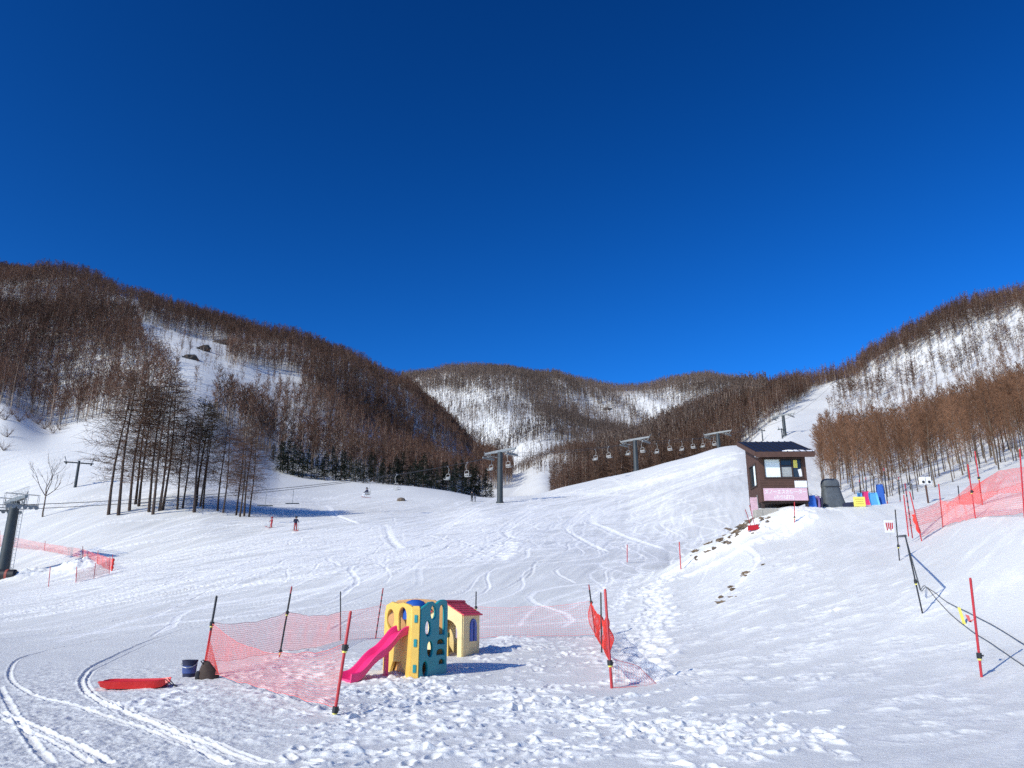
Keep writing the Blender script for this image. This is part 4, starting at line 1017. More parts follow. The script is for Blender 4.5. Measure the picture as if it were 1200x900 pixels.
# red snow pusher with two thin handles
q = at(882, 606, 41.0); q.z = H(q.x, q.y)
sp_ = thing('snow_pusher', 'red snow pusher with two thin upright handles left of the hut', 'snow shovel', q, .1); sp_.scale = (.85,) * 3
MB().loft([[(-.35, -.05, .05), (.35, -.05, .12), (.33, .05, .42), (-.33, .05, .35)], [(-.32, .18, .03), (.32, .18, .10), (.30, .16, .38), (-.30, .16, .30)]]).build('blade', M['red'], sp_)
for a, b in (((-.12, .05, .25), (-.40, .1, 1.35)), ((.12, .05, .3), (-.10, .1, 1.62))): MB().tube([a, b], .022, 6).build('handle', M['darkred'], sp_)

# things standing right of the hut
def shell_sled(name, label, px, py, y, w, h, m, tilt, group, rz=0, bend=.1):
    q = at(px, py, y); q.z = H(q.x, q.y)
    t = thing(name, label, 'sled', q, rz, group)
    b = MB(); rings = []
    for k in range(9):
        f = k / 8; hw = w / 2 * (1 - .25 * max(0, f - .75) * 4 * .5); yy = tilt * f * h + bend * math.sin(math.pi * f) * .3; zz = f * h - .06
        rings.append([(-hw, yy - .10, zz), (-hw * .8, yy, zz), (hw * .8, yy, zz), (hw, yy - .10, zz), (hw * .97, yy - .08, zz + .01), (hw * .78, yy + .025, zz), (-hw * .78, yy + .025, zz), (-hw * .97, yy - .08, zz + .01)])
    b.loft(rings); b.build('shell', m, t, True)
    MB().tube([(-w * .3, -.02 + tilt * h * .93, h * .93), (-w * .1, -.08 + tilt * h, h * 1.0), (w * .1, -.08 + tilt * h, h * 1.0), (w * .3, -.02 + tilt * h * .93, h * .93)], .012, 5).build('pull_cord', M['black'], t)
    return t
SG = 'plastic sleds standing right of the hut'
shell_sled('sled', 'blue plastic sled standing upright against the right wall of the hut', 950, 588, 43.0, .62, .88, M['blue'], .12, SG, .1)
shell_sled('sled', 'dark purple sled leaning right of the blue one by the hut wall', 957, 590, 43.1, .4, .8, M['purple'], .15, SG, -.5)
shell_sled('sled', 'narrow navy sled at the right end of the dark sleds by the hut', 961, 591, 43.0, .3, .72, M['navy'], .2, SG, -.9)
shell_sled('sled', 'light blue and white sled behind the left edge of the yellow board', 1009.5, 588, 45.0, .36, .78, M['lightblue'], .15, SG, .3)
shell_sled('sled', 'bright magenta sled standing behind the yellow board', 1015.5, 587, 44.8, .42, .86, M['magenta'], .12, SG)
shell_sled('sled', 'wide mid-blue sled standing right of the yellow board', 1025, 590, 44.0, .6, .78, M['lightblue'], .2, SG, .15)['label'] = 'wide mid-blue rounded sled standing right of the yellow board'
shell_sled('sled', 'tall blue sled at the right end of the sled row', 1033, 588, 44.3, .42, 1.22, M['blue'], .1, SG, -.3)
q = at(976, 593, 43.8); q.z = H(q.x, q.y)
gt = thing('covered_stack', 'tall dark grey tarpaulin-covered stack with a rounded top right of the hut', 'covered stack', q, .08)
b = MB(); rings = []
for zz, w0, d0, sh in ((-.15, .66, .42, .05), (.25, .62, .40, .03), (.7, .52, .34, 0), (1.1, .47, .30, -.03), (1.12, .49, .31, -.03), (1.35, .48, .29, -.03), (1.5, .42, .25, -.03), (1.58, .30, .17, -.02)):
    rings.append([(sh + w0 * math.copysign(abs(math.cos(a)) ** .5, math.cos(a)) * (1 + .03 * math.sin(a * 7 + zz * 5)), d0 * math.copysign(abs(math.sin(a)) ** .5, math.sin(a)) * (1 + .04 * math.sin(a * 5 + zz * 3)), zz) for a in [2 * math.pi * k / 28 for k in range(28)]])
b.loft(rings); b.build('cover', M['greytarp'], gt, True)
st2 = MB(); st2.tube([(sh, 0, 0) for sh in ()] or [(-.5, -.32, 1.1), (0, -.345, 1.1), (.44, -.32, 1.1)], .02, 5); st2.build('strap', M['black'], gt)
MB().tube([(-.03, -.345, 0), (-.03, -.33, .5), (-.03, -.315, 1.08)], .012, 5).build('seam', M['black'], gt)
q = at(996, 594, 43.6); q.z = H(q.x, q.y)
tag(MB().loft([[(-.5, -.3, -.05), (.5, -.3, -.05), (.5, .3, -.05), (-.5, .3, -.05)], [(-.48, -.28, .12), (.48, -.28, .16), (.48, .28, .2), (-.48, .28, .16)], [(-.3, -.2, .2), (.42, -.2, .26), (.42, .2, .28), (-.3, .2, .24)]]).build('folded_mat', M['navy']), 'low dark folded mat between the grey covered stack and the yellow board', 'mat').location = q
q = at(1008, 595, 43.2); q.z = H(q.x, q.y)
yb = thing('notice_board', 'small yellow notice board leaning on the snow before the magenta sled', 'sign', q, -.05)
MB().box((0, 0, .30), (.64, .03, .54), bev=.006).build('panel', M['signyellow'], yb)
ln = MB()
for k, wd in enumerate((.46, .38, .44)): ln.box((0, -.018, .44 - k * .13), (wd, .006, .035))
ln.build('lettering', mat('ochre_print', (.45, .36, .08), .7, .1), yb)
for s_ in (-.22, .22): MB().tube([(s_, .03, -.1), (s_, .16, .5)], .015, 5).build('strut', M['wood'], yb)

# ------------------------------------------------------------------ poles
def pole(base, top, y, label, style, group, r=.019, clip=None, name='marker_pole'):
    b = at(base[0], base[1], y); t = at(top[0], top[1], y); zg = H(b.x, b.y)
    b.z = min(zg, b.z) if abs(zg - b.z) < .3 else b.z
    d = t - b; L = d.length; d.normalize(); e = thing(name, label, 'pole', b, 0, group)
    P = lambda s: d * s * L
    lower = {'red': 'red', 'darktop': 'red', 'black': 'black', 'band': 'darkred', 'dark': 'darkred'}[style]
    cut = {'red': 1.0, 'darktop': .58, 'black': 1.0, 'band': 1.0, 'dark': 1.0}[style]
    MB().tube([d * -.22, P(cut) if cut < 1 else P(.985), P(cut if cut < 1 else 1)], [r, r, r * (1 if cut < 1 else .6)], 8).build('shaft', M[lower], e, True)
    if cut < 1: MB().tube([P(cut) - d * .002, P(.985), P(1)], [r * 1.02, r * 1.02, r * .6], 8).build('upper_shaft', M['black'], e, True)
    if style == 'band':
        for k in range(7): MB().tube([P(.12 + k * .12), P(.16 + k * .12)], r * 1.12, 8).build('band', M['black'], e, True)
    if style == 'dark': MB().tube([P(.08), P(.9)], r * 1.1, 8).build('sleeve', M['black'], e, True)
    for c in (clip or []):
        k = MB(); k.tube([P(c) - d * .045, P(c) + d * .045], r * 2.0, 8); k.tube([P(c), P(c) + Vector((.06, -.03, 0))], .014, 6); k.build('clip', M['black'], e, True)
        MB().tube([P(c) - d * .075, P(c) - d * .047], r * 1.5, 8).build('tie', M['signyellow'], e, True)
    return b, t
PG = 'poles round the fenced snow playground'
A, At = pole((237, 797), (254, 698), 18.0, 'red pole with a dark upper half behind the brown bag, left playground corner', 'darktop', PG, .026, [.66, .12])
B, Bt = pole((327, 772), (342, 687), 21.4, 'dark pole with a red foot at the back left of the playground net', 'dark', PG, .022, [.63, .1])
Cc, Ct = pole((399, 757), (399, 693), 27.0, 'thin dark upright pole right behind the thick front red pole', 'black', PG, .02)
Dd, Dt = pole((391, 845), (411, 716), 12.3, 'thick leaning red pole nearest the camera, in front of the pink slide', 'red', PG, .024, [.66, .1])
Ee, Et = pole((440, 748), (449, 689), 27.5, 'black and red banded pole left of the yellow climbing tower', 'band', PG, .022)
Ff, Ft = pole((557, 749), (558, 693), 26.5, 'thin red pole rising just right of the playhouse roof', 'darktop', PG, .021, [.66])
Gg, Gt = pole((698, 743), (690, 685), 26.0, 'leftmost of the three poles carrying the bunched red net', 'dark', PG, .022, [.66])
Hh, Ht = pole((705, 760), (704, 694), 21.0, 'dark thin middle pole behind the bunched red net', 'black', PG, .02)
Ii, It = pole((717, 808), (709, 690), 15.2, 'tall red pole in front of the bunched red net, beside the footpath', 'red', PG, .026, [.26])
OG = 'lone poles marking the path up to the hut'
pole((735, 663), (735, 638), 54, 'short thin lone red pole left of the upper footpath, the farther of two', 'red', OG, .03)
pole((798, 668), (796, 635), 41, 'lone red pole left of the rocky bare patch', 'red', OG, .028)
pole((931, 621), (931, 588), 40.5, 'lone thin red pole standing before the pink sign of the hut', 'red', OG, .022, [.45])
FG = 'poles of the nets on the right bank'
pole((1150, 791), (1137, 677), 13.5, 'thick dark red pole alone on the lower right snow slope, nearest on the right', 'dark' if 0 else 'red', FG, .021, [.2])
S1 = pole((1080, 710), (1061, 628), 18.5, 'leaning black pole with an orange tie below the little white sign', 'black', FG, .018, [.42])
S2 = pole((1054, 657), (1049, 597), 26.5, 'black pole carrying the small white sign with red marks', 'black', FG, .02, [.3])
RP = [((1064, 622), (1059, 580), 30.5, 'short red pole at the left end of the red nets, leftmost of three close together', 'red'), ((1068.5, 624), (1060.5, 566), 30, 'taller middle red pole of the three at the left net end', 'band'),
      ((1079, 626), (1066, 576), 29.5, 'slanted red pole, right of the three at the left net end', 'red'), ((1105, 618), (1100, 567), 30.5, 'red pole between the slanted pole and the white control box', 'red'),
      ((1143.5, 609), (1134, 544), 26, 'long red pole in front of the dense red net', 'red'), ((1199, 598), (1195, 526), 22.5, 'tall red pole with a pale tip at the right picture edge', 'red'),
      ((1126, 602), (1122.6, 569), 38, 'short dark pole behind the pale net', 'black'), ((1150.6, 586), (1142.3, 528.5), 29, 'high red pole at the left end of the dense red net', 'red'),
      ((1040, 590), (1035.5, 548), 44, 'faded red pole behind the right end of the sled row', 'dark'), ((1055, 588), (1053, 559), 46, 'thin red pole behind the left net end', 'dark'), ((1071, 590), (1068, 567), 46, 'thin dark pole farthest back behind the left net end', 'black'),
      ((1009, 588), (1007, 562), 46.5, 'thin red pole poking up behind the light blue sled', 'dark'), ((1016, 588), (1014.5, 559), 46.5, 'thin reddish pole poking up behind the magenta sled', 'dark'), ((1024, 588), (1024, 558), 46.5, 'thin dark pole behind the mid-blue sled', 'black')]
RQ = [pole(a, b, y, lab, st_, FG, .021 + .0004 * max(0, y - 26), [.5] if k in (4, 7) else None) for k, (a, b, y, lab, st_) in enumerate(RP)]

# ------------------------------------------------------------------ nets
def net(name, label, top, bot, cell=.06, r=.0022, m='net', group='safety nets on poles', belly=.05, edge=.006, seed=0):
    """a cord net hung between two 3-D edges given as point lists"""
    def dense(P, n):
        P = [Vector(p) for p in P]; L = [0]
        for a, b in zip(P, P[1:]): L.append(L[-1] + (b - a).length)
        out = []
        for k in range(n):
            s = L[-1] * k / (n - 1); i = 1
            while i < len(P) - 1 and L[i] < s: i += 1
            t = (s - L[i-1]) / max(1e-6, L[i] - L[i-1]); out.append(P[i-1].lerp(P[i], t))
        return np.array([tuple(q) for q in out]), L[-1]
    _, LT = dense(top, 2); n = max(6, int(LT / cell)) + 1
    Tq, _ = dense(top, n); Bq, _ = dense(bot, n)
    hgt = np.linalg.norm(Tq - Bq, axis=1).max(); mrow = max(4, int(hgt / cell)) + 1
    s = np.linspace(0, 1, mrow)[None, :, None]; G = Tq[:, None] * (1 - s) + Bq[:, None] * s
    nrm = np.cross(Tq[-1] - Tq[0], Bq[n // 2] - Tq[n // 2]); nrm /= np.linalg.norm(nrm) + 1e-9
    uu = np.arange(n)[:, None] * cell; vv = np.arange(mrow)[None, :] * cell
    G = G + nrm[None, None] * (belly * (fbm(uu / .9 + seed, vv / .7, 2, 60 + seed)) * np.sin(np.pi * s[..., 0]))[..., None]
    G = G + np.stack([np.zeros((n, mrow))] * 2 + [.02 * fbm(uu / .5, vv / .5 + seed, 2, 61 + seed)], -1)
    vs, qs = [], []
    def strand(P, rad):
        k = len(P); d = np.gradient(P, axis=0); d /= np.linalg.norm(d, axis=1, keepdims=True) + 1e-9
        a = np.cross(d, nrm); a /= np.linalg.norm(a, axis=1, keepdims=True) + 1e-9; b = np.cross(d, a)
        off = sum(len(v) for v in vs); ring = []
        for j in range(3): ring.append(P + rad * (a * math.cos(2.0944 * j) + b * math.sin(2.0944 * j)))
        W = np.stack(ring, 1).reshape(-1, 3); vs.append(W)
        i = np.arange(k - 1)[:, None] * 3; j = np.arange(3)[None]
        qs.append(np.stack([off + i + j, off + i + (j + 1) % 3, off + i + 3 + (j + 1) % 3, off + i + 3 + j], -1).reshape(-1, 4))
    for c in range(mrow): strand(G[:, c], edge if c in (0, mrow - 1) else r)
    for c in range(n): strand(G[c], r)
    return tag(link(name, np_mesh(name, np.concatenate(vs), quads=np.concatenate(qs), mats=[M[m]])), label, 'net', group)
def sag(a, b, s, n=12):
    a, b = Vector(a), Vector(b); return [a.lerp(b, k / n) - Vector((0, 0, s * 4 * k / n * (1 - k / n))) for k in range(n + 1)]
NG = 'red nets round the snow playground'
net('net', 'sagging pale red net from the left corner pole to the thick front pole', sag(A.lerp(At, .66), Dd.lerp(Dt, .68), .34), sag(A.lerp(At, .1), Dd.lerp(Dt, .11), .0), .052, .0025, group=NG, seed=1)
net('net', 'red net hanging along the back left of the playground between the dark poles', sag(A.lerp(At, .66), B.lerp(Bt, .64), .12) + sag(B.lerp(Bt, .64), Cc.lerp(Ct, .62), .12)[1:] + sag(Cc.lerp(Ct, .62), Ee.lerp(Et, .66), .06)[1:],
    sag(A.lerp(At, .2), B.lerp(Bt, .1), .02) + sag(B.lerp(Bt, .1), Cc.lerp(Ct, .02), .0)[1:] + sag(Cc.lerp(Ct, .02), Ee.lerp(Et, .0), .0)[1:], .062, .0031, group=NG, seed=4)
net('net', 'faint pink net along the back between the banded pole and the playhouse', sag(Ee.lerp(Et, .66), Ff.lerp(Ft, .66), .12), sag(Ee.lerp(Et, .04), Ff.lerp(Ft, .03), .0), .08, .0026, group=NG, seed=8)
net('net', 'faint pink net stretched right of the playhouse to the bunched red net', sag(Ff.lerp(Ft, .68), Gg.lerp(Gt, .68), .10), sag(Ff.lerp(Ft, .03), Gg.lerp(Gt, .05), .0), .075, .0032, group=NG, seed=12)
# this net runs almost straight away from the camera and so reads as solid red
net('net', 'bright red net seen edge-on, gathered between the three right playground poles', sag(Gg.lerp(Gt, .66), Hh.lerp(Ht, .60) + Vector((.03, 0, 0)), .10) + sag(Hh.lerp(Ht, .60), Ii.lerp(It, .74), .12)[1:], [Gg.lerp(Gt, .03), Hh.lerp(Ht, .12) + Vector((.0, 0, 0)), Ii.lerp(It, .2) + Vector((.06, 0, 0))], .05, .0036, 'netbright', NG, belly=.16, seed=50)
q0 = Ii.lerp(It, .5); net('net', 'loose slack end of pale net trailing on the snow right of the tall red pole', [Ii + Vector((.05, 0, .55)), Ii + Vector((.55, .2, .38)), Ii + Vector((.9, .3, .06))], [Ii + Vector((.03, 0, .05)), Ii + Vector((.5, .1, .03)), Ii + Vector((.95, .25, .0))], .06, .0018, group=NG, seed=20)
rp_ = [hit(*q) + Vector((0, 0, .02)) for q in ((758, 790), (740, 775), (745, 765), (800, 764), (830, 752), (745, 768))]
KR = 'nets on the right bank'
def LRP(k, f): return RQ[k][0].lerp(RQ[k][1], f)
net('net', 'pale pink net low over the snow between the slanted pole and the right edge', sag(LRP(2, .62), LRP(3, .62), .10) + sag(LRP(3, .62), LRP(4, .48), .14)[1:] + sag(LRP(4, .48), LRP(5, .52), .1)[1:] + [LRP(5, .52) + Vector((2.5, -3, .8))],
    sag(LRP(2, .08), LRP(3, .05), .0) + sag(LRP(3, .05), LRP(4, .04), .0)[1:] + sag(LRP(4, .04), LRP(5, .08), .0)[1:] + [LRP(5, .08) + Vector((2.5, -3, .8))], .07, .0044, group=KR, seed=30)
yy = RQ[7][0].y; e1 = at(1225, 545, yy - 3); e0 = at(1225, 575, yy - 3)
net('net', 'dense red net standing upright behind the long red pole on the right', [LRP(7, .42) - Vector((.3, 0, .05)), LRP(7, .42), at(1170, 552, yy - 1), e1], [LRP(7, .02) - Vector((1.1, -.5, .0)), LRP(7, .05), at(1170, 578, yy - 1), e0], .06, .0052, 'netbright', KR, seed=33)
net('net', 'pale red net slanting up from the short dark pole to the dense net', [LRP(0, .5), LRP(6, .6), LRP(7, .36)], [LRP(0, .05), LRP(6, .05), LRP(7, .02)], .085, .0032, group=KR, seed=36)
q = RQ[2][0].lerp(RQ[2][1], .35)
tag(MB().loft([[(q.x - .06 + .03 * math.sin(k * 2) + .02 * k - .07, q.y + .1, q.z + .35 - k * .1), (q.x + .01 + .03 * math.sin(k * 3) + .02 * k - .07, q.y, q.z + .35 - k * .1), (q.x + .06 + .03 * math.cos(k * 2) + .02 * k - .07, q.y + .1, q.z + .35 - k * .1)] for k in range(8)]).build('rolled_net', M['netbright'], smooth=True), 'small bright red roll of net gathered between the three close poles', 'net', KR)
# little white sign with red marks on the crossbar between the black poles
q = at(1042, 617, 26.4)
sg = thing('sign', 'small white sign with red strokes beside the black pole on the right slope', 'sign', q, .05)
MB().box((0, 0, 0), (.33, .02, .42), bev=.004).build('panel', M['white'], sg)
mk = MB()
for k in range(4): mk.loft([[(-.12 + k * .07, -.014, .13 - .02 * k % .05), (-.075 + k * .07, -.014, .13), (-.075 + k * .07, -.0105, .13), (-.12 + k * .07, -.0105, .13)], [(-.10 + k * .06, -.014, -.13 + .05 * (k % 2)), (-.06 + k * .06, -.014, -.13 + .05 * (k % 2)), (-.06 + k * .06, -.0105, -.13 + .05 * (k % 2)), (-.10 + k * .06, -.0105, -.13 + .05 * (k % 2))]])
mk.build('lettering', M['red'], sg)
MB().tube([(.0, .012, -.35), (.0, .012, .2)], .012, 6).build('stake', M['steel'], sg)
a, b = at(1045, 628, 26.2), at(1064, 627, 19.2); b = S1[1]; a = S2[0].lerp(S2[1], .48)
a2 = a + (a - b) * .08
tag(MB().tube([a2, b], .03, 8).build('crossbar', M['darksteel']), 'dark bar joining the two black poles below the white sign', 'bar')
# slack ropes on the right slope
def lay(pp, lift=.03): return [hit(*q) + Vector((0, 0, lift)) for q in pp]
for lab, pp, top in (('slack grey rope from the leaning black pole down the right slope, upper strand', [(1088, 692), (1110, 707), (1140, 722), (1170, 738), (1199, 756), (1240, 782)], S1[1]),
                     ('slack grey rope lying lower on the right slope, past the thick red pole', [(1085, 690), (1097, 703), (1115, 722), (1140, 742), (1165, 758), (1198, 781), (1240, 806)], S1[0].lerp(S1[1], .95))):
    P_ = smooth_poly([(v.x, v.y) for v in [top.lerp(hit(*pp[0]), .5)] + lay(pp)], 6)
    pts = [top] + [Vector((x, y, H(x, y) + (.03 if k > 6 else .25 * (1 - k / 7) + .03))) for k, (x, y) in enumerate(P_)]
    tag(MB().tube(pts, .009, 5).build('slack_rope', M['rope']), lab, 'rope', 'slack ropes on the right slope')
q = hit(1127, 732); tag(MB().loft([[(-.03, 0, .36), (.03, 0, .35), (.03, .01, .35), (-.03, .01, .36)], [(.01, -.03, .02), (.08, -.03, .0), (.08, -.02, .0), (.01, -.02, .02)]]).build('yellow_tag', M['signyellow']), 'yellow strap hanging from the rope left of the thick red pole', 'strap').location = q
q = at(1133.5, 725, 13.6); tag(MB().loft([[(-.02, 0, .07), (.04, 0, .05), (.04, .01, .05), (-.02, .01, .07)], [(.02, 0, -.05), (.06, 0, -.06), (.06, .01, -.06), (.02, .01, -.05)], [(.08, 0, -.02), (.12, 0, 0), (.12, .01, 0), (.08, .01, -.02)]]).build('ribbon', M['net']), 'small pink ribbon tied beside the thick dark red pole', 'ribbon').location = q
# control post with twin white boxes behind the net
q = at(1088, 590, 42); q.z = H(q.x, q.y)
cpst = thing('control_post', 'post with two small white boxes bearing black discs, behind the pale net', 'control post', q)
MB().tube([(0, 0, -.3), (0, 0, .95)], .05, 8).build('post', M['wood'], cpst)
for s_ in (-.16, .16):
    bx = MB().box((s_, 0, 1.2), (.28, .22, .42), bev=.03).build('box', M['white'], cpst)
    MB().tube([(s_, -.112, 1.12), (s_, -.13, 1.12)], .075, 14).build('disc', M['black'], bx)

# left net corner
LP = [((0, 640), (0, 622), 66, 'far left'), ((52, 645), (53, 634), 72, ''), ((97, 654), (97, 640), 66, ''), ((114, 663), (115, 645), 64, ''), ((131, 669), (132, 650), 60, ''), ((128, 672), (129, 652), 59, ''), ((110, 677), (112, 660), 56, ''), ((89, 682), (90, 664), 55, ''), ((57, 686), (59, 664), 54, '')]
labs = ['thin pole at the left picture edge of the far left net', 'thin pale red pole in the far run of the left net', 'thin red pole left of the snow heap at the left net', 'thin red pole behind the snow heap, right of it', 'bright red pole at the outer corner of the left net', 'second bright red pole tight beside the corner pole of the left net', 'thin red pole in the near run of the left net, by its corner', 'thin red pole in the middle of the near run of the left net', 'thin grey-red pole at the open left end of the near run']
LQ = []
for (bp, tp, y, _), lb in zip(LP, labs):
    b0 = hit(bp[0], bp[1] + .5, 45, 110); LQ.append(pole(bp, tp, b0.y, lb, 'red', 'poles of the left net', .026))
f = lambda k, s: LQ[k][0].lerp(LQ[k][1], s)
net('net', 'pale red net along the far side of the snow heap at the left', [at(-40, 628, LQ[0][0].y)] + [f(k, .75) for k in (0, 1, 2, 3, 4)], [at(-40, 640, LQ[0][0].y)] + [f(k, .05) for k in (0, 1, 2, 3, 4)], .10, .006, group='nets at the left', seed=40)
net('net', 'red net on the near side of the left net corner', [f(k, .8) for k in (5, 6, 7)], [f(k, .05) for k in (5, 6, 7)], .09, .0075, group='nets at the left', seed=44)
q = f(4, .0); tag(MB().loft([[(q.x - .09 + .05 * math.sin(k * 2), q.y, q.z + k * .15), (q.x + .01, q.y - .09, q.z + k * .15), (q.x + .10 + .05 * math.cos(k * 3), q.y, q.z + k * .15), (q.x, q.y + .08, q.z + k * .15)] for k in range(8)]).build('rolled_net', M['netbright'], smooth=True), 'bright red roll of net at the corner of the left net', 'net')

# ------------------------------------------------------------------ bare ground with rocks below the hut
rk = np.random.default_rng(3)
path_ = [(904, 602), (890, 607), (876, 613), (862, 621), (848, 630), (836, 636), (824, 640), (808, 645)]
for k in range(90):
    f_ = rk.random() ** 1.2 * (len(path_) - 1.01); i_ = int(f_); t_ = f_ - i_
    px = path_[i_][0] * (1 - t_) + path_[i_ + 1][0] * t_ + rk.normal(0, 4); py = path_[i_][1] * (1 - t_) + path_[i_ + 1][1] * t_ + rk.normal(1.5, 4.5)
    p = hit(px, py); s = rk.uniform(.10, .34) * (1.1 - .08 * f_)
    if not 30 < p.y < 60: continue
    o = link('rock', rock_mesh(rk, (s * rk.uniform(.8, 1.6), s * .7, s * rk.uniform(.3, .5)), M['rock'] if k % 3 else M['dirt'])); o.location = p - Vector((0, 0, .03)); o.rotation_euler = (0, rk.uniform(-.3, .3), rk.uniform(0, 3))
    tag(o, 'brown rock or clod on the bare bank below the left corner of the hut', 'rock', 'brown rocks on the bare bank below the hut')
for k, (px, py, s) in enumerate([(875, 672, .17), (872, 675, .13), (857, 688, .13), (859, 691, .15), (845, 700, .13), (847, 706, .16), (859, 700, .14), (895, 662, .12)]):
    p = hit(px, py); o = link('rock', rock_mesh(rk, (s * 1.3, s * .7, s * .4), M['dirt'])); o.location = p; o.rotation_euler = (0, 0, rk.uniform(0, 3))
    tag(o, 'small brown stone poking through the smooth snow below the trodden path', 'rock', 'small stones in the snow below the trodden path')

# ------------------------------------------------------------------ playground: climbing tower with slide
P0 = hit(485.5, 795.5); CY = P0.y; sc0 = CY / 16.2 * 1.05
PX = P0.x; base = Vector((PX, CY, P0.z - .02))
cl_ = thing('climbing_tower', 'yellow and teal plastic climbing tower with a hot pink slide on the snow', 'climbing frame', base); cl_.scale = (sc0,) * 3
bdir = Vector((-.56, .83, 0)).normalized(); adir = Vector((.58, .815, 0)).normalized(); up = Vector((0, 0, 1))
L0 = Vector((-.065, 0, 0)); R0 = Vector((.065, 0, 0)); Dl, Wr = 1.2, .80; Lq = L0 + bdir * Dl; Rq = R0 + adir * Wr
tops = [(0, -.25), (Wr, -.25), (Wr, 1.32)] + [(Wr - .02 - (Wr * .42) * (1 - math.cos(math.pi * k / 8)) / 2, 1.33 + .13 * math.sin(math.pi * (.18 + .82 * k / 8)) ) for k in range(1, 8)] + [(.44, 1.37), (.35, 1.42), (.24, 1.41), (.13, 1.35), (0, 1.30)]
KX = .80 / 1.02
holes = [[(a * KX, b) for a, b in h_] for h_ in (ell(.46, 1.215, .10, .13), arch(.70, .90, .80, 1.36), ell(.28, .92, .105, .145), ell(.37, .54, .105, .145), ell(.21, .19, .10, .135), arch(.64, .92, .62, .71), arch(.62, .92, .42, .53), arch(.72, .93, .25, .34))]
plate('teal_panel', tops, holes, .07, M['teal'], frame_mtx(R0, adir, up), cl_, .014)
# left yellow panel, mirrored so that s runs from the front corner backwards
lo = [(0, -.25), (.16, -.25), (.2, .10), (.40, .30), (.75, .28), (.95, .0), (1.0, -.25), (Dl, -.25), (Dl + .02, 1.2), (Dl - .05, 1.36), (Dl - .3, 1.42), (.66, 1.38), (.40, 1.40), (.15, 1.36), (0, 1.31)]
lh = [arch(.22, .58, .83, 1.31), ell(.94, 1.08, .17, .19)]
plate('yellow_panel', lo, lh, .07, M['yellow'], frame_mtx(L0 + Vector((.0, .03, 0)), bdir, up), cl_, .014)
plate('inner_panel', [(.02, -.2), (.9, -.2), (.9, .80), (.02, .80)], [ell(.36, .36, .11, .15)], .05, M['tan'], frame_mtx(L0 + Vector((.09, .06, 0)), bdir, up), cl_, .01)
back = Rq - Lq; bl = back.length; bd = back.normalized()
plate('back_panel', [(0, -.2), (bl, -.2), (bl, 1.30), (bl * .8, 1.45), (bl * .5, 1.48), (bl * .2, 1.45), (0, 1.30)], [arch(bl * .58, bl * .86, .5, 1.25), ell(bl * .28, .45, .16, .18)], .06, M['tan'], frame_mtx(Lq, bd, up), cl_, .012)
cpn = MB().loft([[(-.068, -.045, -.25), (.068, -.045, -.25), (.09, .05, -.25), (-.09, .05, -.25)], [(-.068, -.045, 1.28), (.068, -.045, 1.28), (.09, .05, 1.28), (-.09, .05, 1.28)], [(-.05, -.02, 1.335), (.05, -.02, 1.335), (.07, .05, 1.335), (-.07, .05, 1.335)]])
cpo = cpn.build('corner_post', M['yellow'], cl_)
for zz in (.20, .66, 1.10): MB().box((0, -.047, zz), (.06, .03, .14), bev=.006).build('plug', M['teal'], cpo)
dk = MB(); c4 = [L0 + Vector((.05, .1, 0)), R0 + Vector((-.02, .1, 0)), Rq - adir * .06 - bd * .04, Lq - bdir * .06 + bd * .05]
dk.loft([[tuple(c + up * .74) for c in c4], [tuple(c + up * .80) for c in c4]]); dk.build('deck', M['brick'], cl_)
dm = MB(); ctr = (Lq + Rq) / 2 - Vector((0, .18, 0))
dm.lathe([(.25, 1.08), (.25, 1.25), (.23, 1.35), (.17, 1.42), (.08, 1.455), (.01, 1.46)], 20, Matrix.Translation(ctr)); dm.build('dome', M['blue'], cl_, True)
# slide
sdir = Vector((-.84, -.54, 0)).normalized(); sp0 = L0 + bdir * .40; prof = [(-.05, .84), (.06, .83), (.18, .76), (.32, .60), (.46, .47), (.58, .40), (.70, .30), (.84, .15), (.96, .055), (1.06, .03), (1.12, .025)]
rows = []; tdir = Vector((-sdir.y, sdir.x, 0))
pr_ = smooth_poly(prof, 4)
for s, z in pr_:
    c = sp0 + sdir * s + up * z
    sec = [(-.29, .11), (-.27, .13), (-.235, .115), (-.20, .01), (.20, .01), (.235, .115), (.27, .13), (.29, .11), (.24, -.04), (-.24, -.04)]
    rows.append([tuple(c + tdir * a + up * b) for a, b in sec])
MB().loft(rows).build('slide', M['pink'], cl_, True)
MB().loft([[tuple(sp0 + sdir * s + tdir * a + up * z) for a, z in ((-.05, .0), (.05, .0), (.05, zt), (-.05, zt))] for s, zt in ((.30, .50), (.36, .46))]).build('slide_leg', M['pink'], cl_)
MB().loft([[tuple(sp0 + sdir * .05 + bdir * .1 + Vector((dx, dy, z))) for dx, dy in ((-.65, -.12), (.25, -.22), (.35, .25), (-.5, .35))] for z in (-.05, .035)]).build('base_plate', M['brick'], cl_)

